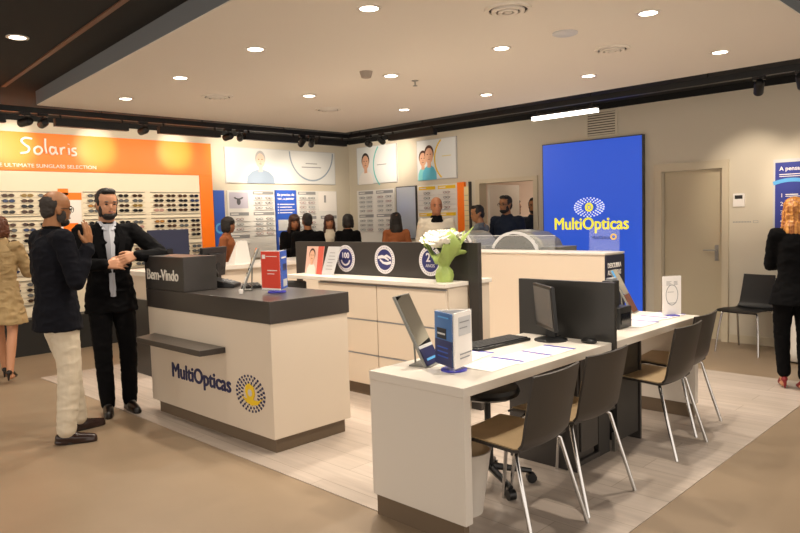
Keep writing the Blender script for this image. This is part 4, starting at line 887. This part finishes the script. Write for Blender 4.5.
# ------------------------------------------------------------------ people
def fuse(mb_, name, m, voxel=.008, sm=4, wr=0, wf=9, seed=0):
    """one continuous skin over overlapping volumes, with soft cloth folds"""
    me = mb_.mesh('tmp', m); bm = bmesh.new(); bm.from_mesh(me); bmesh.ops.recalc_face_normals(bm, faces=bm.faces); bm.to_mesh(me); bm.free()
    o = bpy.data.objects.new('tmp', me); C.objects.link(o)
    r = o.modifiers.new('r','REMESH'); r.mode = 'VOXEL'; r.voxel_size = voxel; r.use_smooth_shade = True
    s = o.modifiers.new('s','SMOOTH'); s.iterations = sm; s.factor = .5
    bpy.context.view_layer.update()
    out = bpy.data.meshes.new_from_object(o.evaluated_get(bpy.context.evaluated_depsgraph_get()))
    bpy.data.objects.remove(o); bpy.data.meshes.remove(me); out.name = name
    if wr:
        out.update(); sv = Vector((seed*3.1, seed*1.7, 0)); no = [v.normal.copy() for v in out.vertices]
        for v, n_ in zip(out.vertices, no):
            c = v.co; q = Vector((c.x*wf, c.y*wf, c.z*wf*1.6))+sv
            k = noise.noise(q)+.5*noise.noise(q*2.1); k = 1-2*abs(k) if wr > 0 else k
            v.co += n_*(abs(wr)*(k-.5))
    out.polygons.foreach_set('use_smooth', [True]*len(out.polygons)); out.materials.clear(); out.materials.append(m); return out
V3 = Vector
def hand(b, w, d, n, side, curl=.5, sc=1.0, thumb=1):
    """palm and five fingers; w wrist, d pointing direction, n palm normal, side = +1/-1 thumb side along d x n"""
    d = V3(d).normalized(); n = V3(n); n = (n-d*n.dot(d)).normalized(); t = d.cross(n)*side
    for k, o_ in enumerate((.030,.010,-.010,-.028)):
        b.caps(w+t*o_*.5*sc, w+(d*(.085-.006*abs(k-1))+t*o_)*sc, .016*sc, .0125*sc)
        base = w+(d*(.088-.006*abs(k-1))+t*o_*1.08)*sc; L = (.040,.045,.042,.033)[k]*sc; r = (.0088,.009,.0087,.0078)[k]*sc
        a = curl*(.55+.12*k); d1 = (d*math.cos(a)+n*math.sin(a)+t*(.06*(1.5-k))).normalized(); p1 = base+d1*L
        a2 = a+curl*.9; d2 = (d*math.cos(a2)+n*math.sin(a2)+t*(.05*(1.5-k))).normalized(); p2 = p1+d2*L*.72
        a3 = a2+curl*.6; d3 = (d*math.cos(a3)+n*math.sin(a3)).normalized(); p3 = p2+d3*L*.5
        b.caps(base, p1, r*1.08, r); b.caps(p1, p2, r, r*.93); b.caps(p2, p3, r*.93, r*.8)
    q0 = w+(d*.022+t*.022)*sc; q1 = q0+(d*.030+t*.030+n*.012)*sc; q2 = q1+(d*.030+t*.010+n*.010)*sc; q3 = q2+(d*.022+n*.004)*sc
    b.caps(q0, q1, .0155*sc, .0115*sc); b.caps(q1, q2, .0112*sc, .010*sc); b.caps(q2, q3, .010*sc, .0082*sc)
def person(label, loc, heading, h, skin, arms, legs=None, head=(0,0), top=None, bottom=None, shoes=None, hair=None, beard=None, specs=False, det=False, female=False, lean=0, extra=None, bare_legs=False, sway=0):
    s = h/1.78; vox = .0065 if det else .012; nm = 'person'; k_ = len([o for o in bpy.data.objects if o.name.startswith('person')])
    sh = (.160 if female else .190); hipx = .085
    legs = legs or {'L': ((-.10,.03),0), 'R': ((.10,.0),0)}
    P = {}
    for sd, sx in (('L',-1),('R',1)):
        (fx, fy), fa = legs[sd][0], legs[sd][1]
        hip = V3((sx*hipx+sway, 0, .93)); ank = V3((fx, fy, .085 if len(legs[sd]) < 3 else .085+legs[sd][2])); kn = (hip+ank)/2+V3((sx*.01, .03+(legs[sd][3] if len(legs[sd]) > 3 else 0), .02))
        P['hip'+sd], P['kn'+sd], P['ank'+sd] = hip, kn, ank
        P['sh'+sd] = V3((sx*sh+sway, lean*.45-.01, 1.445)); a = arms.get(sd) or ((sx*(sh+.05), -.03, 1.16), (sx*(sh+.05), .06, .92), (0,.15,-1), (-sx,0,0), .5)
        P['el'+sd], P['wr'+sd] = V3(a[0]), V3(a[1]); P['hd'+sd] = a
    chest = V3((sway, lean*.3, 1.30)); 
    hc = V3((sway, .035+lean*.55, 1.652)); HR = Matrix.Rotation(head[0],3,'Z') @ Matrix.Rotation(head[1],3,'X')
    if det or True: hf = lambda x, y, z: hc+V3((0,-.015,-.10))+HR @ V3((x, y+.015, z+.10))
    sc = lambda b: setattr(b, 'v', [(x*s, y*s, z*s) for x, y, z in b.v])
    # ---- body
    b = MB()
    def HB(b, g=1.06):
        b.ell(hf(0,-.012,.035), .074*g, .094*g, .088*g, HR); b.ell(hf(0,.006,-.03), .061*g, .078*g, .085*g, HR); b.ell(hf(0,.035,-.075), .040*g, .042*g, .036*g, HR)
    HB(b)
    b.ell(hf(0,.080,-.022), .011, .016, .013, HR); b.caps(hf(0,.074,.012), hf(0,.088,-.018), .008, .011)
    for sx in (-1,1):
        b.ell(hf(sx*.074,-.008,-.012), .009, .020, .032, HR); b.ell(hf(sx*.030,.064,-.018), .018, .014, .016, HR)
    b.ell(hf(0,.068,.028), .048, .016, .010, HR); b.ell(hf(0,.075,-.055), .022, .010, .009, HR)
    b.caps(hc+V3((0,-.02,-.06)), V3((sway,lean*.42-.01,1.46)), .050 if female else .056, .060 if female else .068)
    tr = (.84 if female else 1.0)
    b.loft([(sway,0,.88,.13,.09),(sway,0,.95,.155,.105),(sway,lean*.1,1.08,.125*tr,.09),(sway,lean*.25,1.22,.145*tr,.10),(sway,lean*.35,1.34,.16*tr,.105),(sway,lean*.42,1.43,.14*tr,.08),(sway,lean*.45,1.48,.07,.05)])
    for sd, sx in (('L',-1),('R',1)):
        b.caps(P['sh'+sd], P['el'+sd], .047*tr+.002, .038*tr); b.caps(P['el'+sd], P['wr'+sd], .037*tr, .025); b.caps(V3((sway,P['sh'+sd].y,1.43)), P['sh'+sd], .06, .05)
        a = P['hd'+sd]; hand(b, P['wr'+sd], a[2], a[3], (1 if sd == 'R' else -1)*(a[5] if len(a) > 5 else 1), a[4], .9 if female else 1.0)
        b.caps(P['hip'+sd], P['kn'+sd], .082, .052); b.caps(P['kn'+sd], P['kn'+sd].lerp(P['ank'+sd],.35)+V3((0,-.012,0)), .050, .050); b.caps(P['kn'+sd].lerp(P['ank'+sd],.35)+V3((0,-.012,0)), P['ank'+sd], .050, .034)
        fa = legs[sd][1]; fd = V3((math.sin(-fa), math.cos(fa), 0)); b.caps(P['ank'+sd]+V3((0,0,-.045)), P['ank'+sd]+fd*.12+V3((0,0,-.055)), .03, .022)
    sc(b); me = fuse(b, 'person_skin', skin, vox if det else .010, 3)
    root = link(nm, me); root.location = loc; root.rotation_euler.z = heading; tag(root, label, 'person')
    def kid(name, b, m, v=vox, sm=4, wr=0, wf=9):
        sc(b); return link(name, fuse(b, name, m, v, sm, wr, wf, k_), root)
    def raw(name, b, m, smooth=True):
        sc(b); return obj(name, b, m, root, smooth=smooth)
    # ---- trousers / skirt
    if bottom and not bare_legs:
        b = MB(); g = bottom.get('g', .016)
        b.loft([(sway,0,.84,.12,.09),(sway,0,.90,.152+min(g,.012),.103+min(g,.012)),(sway,0,.98,.148+min(g,.012),.098+min(g,.012)),(sway,0,1.04,.135+g,.095+g)])
        for sd in 'LR':
            an = P['ank'+sd]; b.caps(P['hip'+sd], P['kn'+sd], .088+g*.8, .058+g); b.caps(P['kn'+sd], an+V3((0,-.005,bottom.get('hem',.03))), .057+g, .044+g)
        kid('trousers', b, bottom['m'], wr=.004, wf=9, v=min(vox,.008))
    if bottom and bottom.get('belt'):
        b = MB(); b.loft([(sway,0,1.0,.158,.108),(sway,0,1.035,.155,.106)]); raw('belt', b, bottom['belt'])
    # ---- shoes
    if shoes:
        for sd in 'LR':
            an = P['ank'+sd]; fa = legs[sd][1]; R = Matrix.Rotation(fa,3,'Z'); z0 = an.z-.085
            b = MB(); q = lambda x, y, z: V3((an.x,an.y,z0))+R @ V3((x,y,z))
            if shoes.get('heel'):
                b.caps(q(0,.02,.085), q(0,.10,.035), .030, .030); b.caps(q(0,.10,.035), q(0,.165,.022), .030, .017); b.caps(q(0,-.035,.09), q(0,.02,.085), .028, .030); b.caps(q(0,-.045,.08), q(0,-.052,.012), .017, .009)
            else:
                b.caps(q(0,-.045,.045), q(0,.05,.042), .040, .040); b.caps(q(0,.05,.038), q(0,.165,.030), .042, .028); b.caps(q(0,-.02,.075), q(0,.03,.065), .036, .034)
                b.caps(q(0,-.05,.014), q(0,.16,.014), .040, .034); 
            v_ = b.v; b.v = [(x,y,max(z,z0+.004) if z < z0+.05 else z) for x,y,z in v_]
            kid('shoe', b, shoes['m'], .006 if det else .008, 2)
            if not shoes.get('heel'):
                b = MB(); pts = [q(.04*math.cos(a)*(1 if math.sin(a) < 0 else .85), .055+.135*math.sin(a), .0) for a in [2*PI*i/20 for i in range(20)]]
                b.prism([(p.x,p.y) for p in pts], z0+.001, z0+.015); raw('sole', b, m_black, False)
    # ---- upper garments
    if top:
        for ly in top:
            b = MB(); g = ly.get('g', .02); z0 = ly.get('z0', .86); fl = ly.get('flare', .0); zt = 1.492
            ringsL = [(sway,0,z0,.158*tr+g+fl+.012,.108+g+fl)]
            if z0 < .90: ringsL.append((sway,0,(z0+.98)/2,.158*tr+g+fl*.5+.01,.108+g+fl*.6))
            ringsL += [(sway,lean*.05,1.0,.155*tr+g,.102+g),(sway,lean*.12,1.10,.135*tr+g,.092+g),(sway,lean*.25,1.24,.155*tr+g,.105+g),(sway,lean*.36,1.36,.172*tr+g,.106+g),(sway,lean*.42,1.43,.150*tr+g,.082+g),(sway,lean*.44,1.468,.105+g*.7,.066+g*.6),(sway,lean*.44,zt,.080+g*.6,.058+g*.6),(sway,lean*.45,zt+.022+ly.get('neck',.015),.064+g*.4,.056+g*.4)]
            b.loft([r for r in ringsL])
            if ly.get('sleeve', 1):
                for sd, sx in (('L',-1),('R',1)):
                    b.caps(V3((sx*.09+sway,P['sh'+sd].y,1.425)), P['sh'+sd]+V3((0,0,-.005)), .055+g*.7, .052+g*.7); b.caps(P['sh'+sd]+V3((0,0,-.005)), P['el'+sd], .052+g*.7, .044+g*.6)
                    f_ = ly.get('sleeve', 1); e = P['el'+sd].lerp(P['wr'+sd], .93*f_ if f_ >= .9 else f_); b.caps(P['el'+sd], e, .044+g*.6, .034+g*.5)
            kid(ly['name'], b, ly['m'], wr=ly.get('wr', .006), wf=ly.get('wf', 8))
    # ---- hair
    if hair:
        b = MB(); st = hair['style']
        if st == 'short':
            b.ell(hf(0,-.022,.052), .081, .096, .084, HR); b.ell(hf(0,-.055,-.005), .072, .060, .075, HR); b.ell(hf(0,.045,.105), .060, .035, .028, HR)
            for sx in (-1,1): b.ell(hf(sx*.070,.0,.03), .012, .035, .045, HR)
        elif st == 'crop':
            b.ell(hf(0,-.030,.030), .0795, .089, .082, HR); b.ell(hf(0,-.055,-.015), .070, .056, .066, HR)
        elif st == 'bob':
            b.ell(hf(0,-.008,.050), .094, .104, .086, HR); b.ell(hf(0,-.045,.015), .090, .078, .10, HR); b.ell(hf(0,-.045,-.035), .092, .075, .095, HR)
            for sx in (-1,1): b.ell(hf(sx*.075,-.005,-.035), .028, .055, .085, HR)
        elif st == 'long':
            b.ell(hf(0,-.006,.052), .094, .102, .084, HR); b.ell(hf(0,-.045,.015), .090, .078, .10, HR); b.ell(hf(0,-.055,-.05), .088, .062, .11, HR); b.ell(hf(0,-.085,-.17), .105, .048, .12, HR); b.ell(hf(0,-.095,-.26), .070, .036, .09, HR)
            for sx in (-1,1): b.ell(hf(sx*.078,.0,-.05), .026, .045, .10, HR); b.ell(hf(sx*.085,-.02,-.15), .028, .045, .10, HR)
        kid('hair', b, hair['m'], .006 if det else .009, 2, -.006 if st in ('long','bob') else -.003, 38)
    if beard:
        b = MB(); b.ell(hf(0,.032,-.086), .050, .057, .036, HR)
        for sx in (-1,1): b.ell(hf(sx*.059,.012,-.048), .011, .036, .050, HR); b.ell(hf(sx*.028,.055,-.080), .020, .025, .018, HR)
        b.ell(hf(0,.078,-.048), .026, .010, .006, HR); kid('beard', b, beard, .005 if det else .009, 2, -.002, 60)
    if det or specs or head is not None:
        for sx in (-1,1): b = MB(); b.ell(hf(sx*.031,.0765,.006), .012, .007, .0065, HR); raw('eye', b, mat('eye_dark','#2a1d18',.3))
        b = MB(); b.ell(hf(0,.0865,-.056), .022, .006, .005, HR); raw('lips', b, mat('lips_'+skin.name,'#9a5a4c',.5))
        for sx in (-1,1): b = MB(); b.ell(hf(sx*.033,.080,.026), .017, .008, .0045, HR); raw('eyebrow', b, (hair or {'m': mat('hair_black','#16110f',.7)})['m'])
    if specs:
        b = MB(); 
        for sx in (-1,1):
            pts = [hf(sx*.033+.024*math.cos(a), .093, .003+.018*math.sin(a)) for a in [2*PI*i/16 for i in range(17)]]; b.tube(pts, .0022, 6); b.tube([hf(sx*.057,.091,.008), hf(sx*.078,.0,.004)], .0022, 6)
        b.tube([hf(-.009,.093,.006), hf(.009,.093,.006)], .0022, 6); raw('spectacles', b, m_black)
    if extra: extra(root, P, s, hf, raw, kid)
    return root
sk_tan = mat('skin_tan', '#94643f', .5, bump=.05, bscale=90); sk_light = mat('skin_light', '#bf8a69', .5, bump=.05, bscale=90); sk_warm = mat('skin_warm', '#a8704e', .5)
h_black = mat('hair_black', '#16110f', .6, bump=.4, bscale=120); h_brown = mat('hair_brown', '#3a2015', .55, bump=.4, bscale=120); h_red = mat('hair_auburn', '#5c3019', .5, bump=.4, bscale=120); h_grey = mat('hair_dark_brown', '#2a221d', .7)  # h_grey is the dark brown of cropped hair and beard
def streak(name, c1, c2):
    m = mat(name, c1, .45); nt = m.node_tree; tc = nt.nodes.new('ShaderNodeTexCoord'); mp = nt.nodes.new('ShaderNodeMapping'); mp.inputs['Scale'].default_value = (60,60,4); n = nt.nodes.new('ShaderNodeTexNoise'); n.inputs['Scale'].default_value = 1
    r = nt.nodes.new('ShaderNodeValToRGB'); r.color_ramp.elements[0].position = .35; r.color_ramp.elements[1].position = .65; r.color_ramp.elements[0].color = lin(c1); r.color_ramp.elements[1].color = lin(c2)
    nt.links.new(tc.outputs['Object'], mp.inputs[0]); nt.links.new(mp.outputs[0], n.inputs['Vector']); nt.links.new(n.outputs['Fac'], r.inputs[0]); nt.links.new(r.outputs[0], nt.nodes['Principled BSDF'].inputs['Base Color']); return m
h_blond = streak('hair_copper_blond', '#8a4a1e', '#e0a050')
c_navy = mat('navy_wool', '#101118', .9, bump=.15, bscale=200); c_black = mat('black_wool', '#08080a', .95, bump=.1, bscale=200); c_cream = mat('cream_chino', '#cfc3ae', .8, bump=.15, bscale=150); c_white = mat('white_shirt', '#b4b6be', .7); c_trench = mat('trench_tan', '#a58c62', .75, bump=.1, bscale=120, var=.12, vscale=10)
c_grey = mat('grey_wool', '#5c6166', .85, bump=.2, bscale=120); c_brown = mat('rust_knit', '#9a5a32', .85, bump=.2, bscale=120); c_pale = mat('pale_shirt', '#cfc6b4', .75); c_dkblue = mat('dark_blue_cloth', '#1c2434', .8)
l_black = mat('black_leather', '#15100e', .28); l_brown = mat('dark_brown_leather', '#2a1712', .25); l_red = mat('wine_suede', '#7c1a20', .5)
FL = .0
# man 1: facing image right; heading rotates +Y onto the facing direction
def lapels(m, zb=1.06, wdt=.035, yoff=0):
    def f(root, P, s, hf, raw, kid):
        b = MB()
        for sx in (-1,1):
            pts = [(sx*.055,.085+yoff,1.485),(sx*.085,.118+yoff,1.38),(sx*.060,.150+yoff,1.26),(sx*.012,.150+yoff,1.12)]
            vs = []; 
            for (x, y, z) in pts: vs += [(x-sx*.012,y,z),(x+sx*wdt,y-.012,z-.01),(x+sx*wdt,y-.024,z-.01),(x-sx*.012,y-.014,z)]
            fs = []
            for i in range(3):
                for j in range(4): fs.append((4*i+j,4*i+(j+1)%4,4*i+4+(j+1)%4,4*i+4+j))
            b.add(vs, fs+[(3,2,1,0),(12,13,14,15)])
        raw('lapel', b, m)
    return f
m1 = person('bald bearded person in navy jacket and cream chinos, one hand raised', (1.765,5.10,0), math.radians(-86), 1.755, sk_tan,
  {'R': ((.27,.03,1.15), (.22,.15,1.385), (.0,.05,1), (-.9,-.4,.1), .22), 'L': ((-.29,.02,1.15), (-.31,.16,.93), (0,.4,-1), (1,0,0), .5)},
  legs={'L': ((-.14,.17),-.1), 'R': ((.12,-.03),-.6)}, head=(math.radians(-6),-.10), bottom={'m': c_cream,'belt': l_black,'hem':.02,'g':.022}, shoes={'m': l_brown}, top=[{'name':'shirt','m':c_black,'g':.008,'z0':.98,'neck':.02},{'name':'jacket','m':c_navy,'g':.030,'z0':.80,'flare':.016,'neck':.0,'wr':.008}],
  hair={'style':'crop','m':h_grey}, beard=h_grey, specs=True, det=True)
def man2_extra(root, P, s, hf, raw, kid):
    b = MB(); rows = [(.034,.092,1.50),(.042,.125,1.42),(.034,.150,1.32),(.026,.151,1.20),(.020,.147,1.08),(.024,.150,1.0),(.022,.146,.93)]; vs = []
    for w_, y, z in rows: vs += [(-w_,y-.02,z),(0,y+.006,z),(w_,y-.02,z),(w_*.9,y-.05,z),(-w_*.9,y-.05,z)]
    fs = []
    for i in range(len(rows)-1):
        for j in range(5): fs.append((5*i+j,5*i+(j+1)%5,5*i+5+(j+1)%5,5*i+5+j))
    b.add(vs, fs+[(4,3,2,1,0),tuple(range(5*(len(rows)-1),5*len(rows)))]); raw('shirt_front', b, c_white)
    b = MB()
    for sx in (-1,1): b.add([(sx*.014,.118,1.45),(sx*.050,.098,1.462),(sx*.066,.045,1.512),(sx*.050,.060,1.522),(sx*.012,.104,1.45),(sx*.048,.086,1.462),(sx*.060,.036,1.512),(sx*.044,.050,1.522)],[(0,1,2,3),(7,6,5,4),(0,4,5,1),(1,5,6,2),(2,6,7,3),(3,7,4,0)])
    raw('collar', b, c_white); lapels(c_black)(root, P, s, hf, raw, kid)
    b = MB(); b.caps((-.185,.29,1.255),(-.170,.295,1.25),.034,.033); kid('pink_cuff', b, mat('pink_cuff_cloth','#b03060',.6), .006)
m2 = person('bearded person in black suit and white shirt leaning on the reception counter', (2.36,5.60,0), math.radians(165), 1.80, sk_light,
  {'R': ((.26,.08,1.18), (.06,.30,1.19), (-1,.1,.02), (0,-1,-.3), .45), 'L': ((-.38,.16,1.24), (-.16,.30,1.25), (1,.12,-.25), (0,-1,-.4), .45)},
  legs={'L': ((-.09,.08),.15), 'R': ((.08,.10),-.15)}, head=(math.radians(12),-.06), bottom={'m': c_black,'hem':.0,'g':.014}, shoes={'m': l_black}, top=[{'name':'shirt','m':c_white,'g':.006,'z0':.98,'neck':.01,'wr':.001},{'name':'jacket','m':c_black,'g':.024,'z0':.80,'flare':.01,'neck':.0,'wr':.008}],
  hair={'style':'short','m':h_black}, beard=h_black, det=True, sway=0, extra=man2_extra)
def coat_extra(root, P, s, hf, raw, kid):
    b = MB(); b.loft([(0,0,1.03,.165,.128),(0,0,1.075,.160,.124)]); raw('coat_belt', b, c_trench); b = MB(); b.loft([(0,-.01,1.40,.165,.125),(0,-.012,1.47,.115,.095),(0,-.012,1.52,.085,.075)]); raw('collar', b, c_trench)
person('person with auburn hair in a belted tan trench coat, walking toward the sunglasses wall', (2.12,7.55,0), math.radians(-30), 1.63, sk_light,
  {'R': ((.24,.10,1.16), (.16,.33,1.17), (-.2,1,0), (-1,0,0), .5), 'L': ((-.24,.05,1.16), (-.20,.28,1.05), (0,1,.1), (1,0,0), .5)}, legs={'L': ((-.08,.22),.0), 'R': ((.07,-.20),-.1,.04)}, top=[{'name':'trench_coat','m':c_trench,'g':.03,'z0':.62,'flare':.055,'neck':.03,'wr':.012}], shoes={'m': l_black,'heel':1}, hair={'style':'bob','m':h_red}, female=True, extra=coat_extra, det=True)
person('person with coppery hair in black on wine red heels, at right', (6.22,1.63,.004), math.radians(-62), 1.57, sk_light,
  {'R': ((.22,.12,1.16), (.10,.32,1.16), (-.7,.7,0), (0,-1,0), .5), 'L': ((-.18,.09,1.16), (-.08,.27,1.14), (.6,.8,0), (0,-1,0), .5)}, legs={'L': ((-.06,.08),.0), 'R': ((.08,-.06),.1)}, top=[{'name':'jacket','m':c_black,'g':.022,'z0':.80,'flare':.05,'neck':.02}], bottom={'m': c_black,'hem':.07,'g':.014}, shoes={'m': l_red,'heel':1}, hair={'style':'long','m':h_blond}, female=True, det=True)
person('person in black trousers and shoes mostly outside the right edge', (5.60,1.03,.004), math.radians(60), 1.75, sk_light, {}, legs={'L': ((-.12,.05),.2), 'R': ((.10,.0),0)}, bottom={'m': c_black}, shoes={'m': l_black}, top=[{'name':'jacket','m':c_navy,'z0':.84}], hair={'style':'short','m':h_black})
U = None
F = {'R': ((.22,.10,1.16), (.06,.28,1.20), (-.6,.6,.5), (0,-1,0), .6), 'L': ((-.22,.08,1.16), (-.08,.27,1.16), (.8,.6,.1), (0,-1,0), .6)}
BGP = [
 ('person with dark hair in a rust brown top, half hidden by the orange frame', (4.97,8.05), 225, 1.58, {}, 'bob', h_black, c_brown, None, False, True, (0,0)),
 ('person with long dark hair in black, looking down, left of the dark suit', (6.20,8.22), 155, 1.60, F, 'long', h_brown, c_black, None, False, True, (.1,-.15)),
 ('person in a dark suit standing with back turned, in the middle of the group', (6.02,7.66), -30, 1.60, {}, 'short', h_black, c_black, None, False, False, (0,0)),
 ('person with shoulder length brown hair in a white blouse, facing the camera side', (6.86,8.20), 142, 1.58, {}, 'long', h_brown, c_pale, None, False, True, (.1,0)),
 ('person with a round dark hairdo in black, rightmost of the group', (6.88,7.80), 300, 1.58, {}, 'bob', h_black, c_black, None, False, True, (0,0)),
 ('person with long black hair in a rust top, seen from behind near the tall mirror', (7.20,7.10), -40, 1.58, {}, 'long', h_black, c_brown, None, False, True, (0,0)),
 ('bald person in a pale white shirt with dark collar standing behind the header board', (6.95,6.10), 140, 1.76, {}, 'crop', h_grey, c_pale, None, False, False, (0,0)),
 ('person in a grey jacket with black hair, leaning forward by the doorway', (7.40,5.72), 20, 1.64, F, 'short', h_black, c_grey, None, False, False, (.5,-.1)),
 ('bearded person with spectacles in a dark blue shirt in front of the doorway', (7.84,5.60), 100, 1.76, {}, 'short', h_black, c_dkblue, h_black, True, False, (-.3,0)),
 ('person in dark clothes inside the inner room, behind the bearded one', (9.05,6.32), 170, 1.72, {}, 'short', h_black, c_black, h_black, False, False, (0,0)),
 ('person in dark clothes at the right jamb of the open doorway', (8.78,5.78), 120, 1.74, {}, 'short', h_black, c_dkblue, h_black, False, False, (0,0))]
for lb, (x, y), hd, hh, am, hs, hm, cl, bd, sp, fem, hdr in BGP:
    ex = None
    if 'dark collar' in lb:
        def ex(root, P, s, hf, raw, kid): b = MB(); b.loft([(0,0,1.44,.12,.105),(0,0,1.50,.085,.075),(0,.0,1.535,.07,.065)]); raw('collar', b, c_black)
    person(lb, (x,y,0 if x > 6.56 or y > 7.4 else .004), math.radians(hd), hh, sk_warm if fem or hs == 'crop' else sk_tan, am, head=hdr, top=[{'name':'blouse' if fem else 'jacket','m':cl,'g':.02,'z0':.84}], bottom={'m': c_black}, shoes={'m': l_black}, hair={'style':hs,'m':hm}, beard=bd, specs=sp, female=fem, extra=ex)
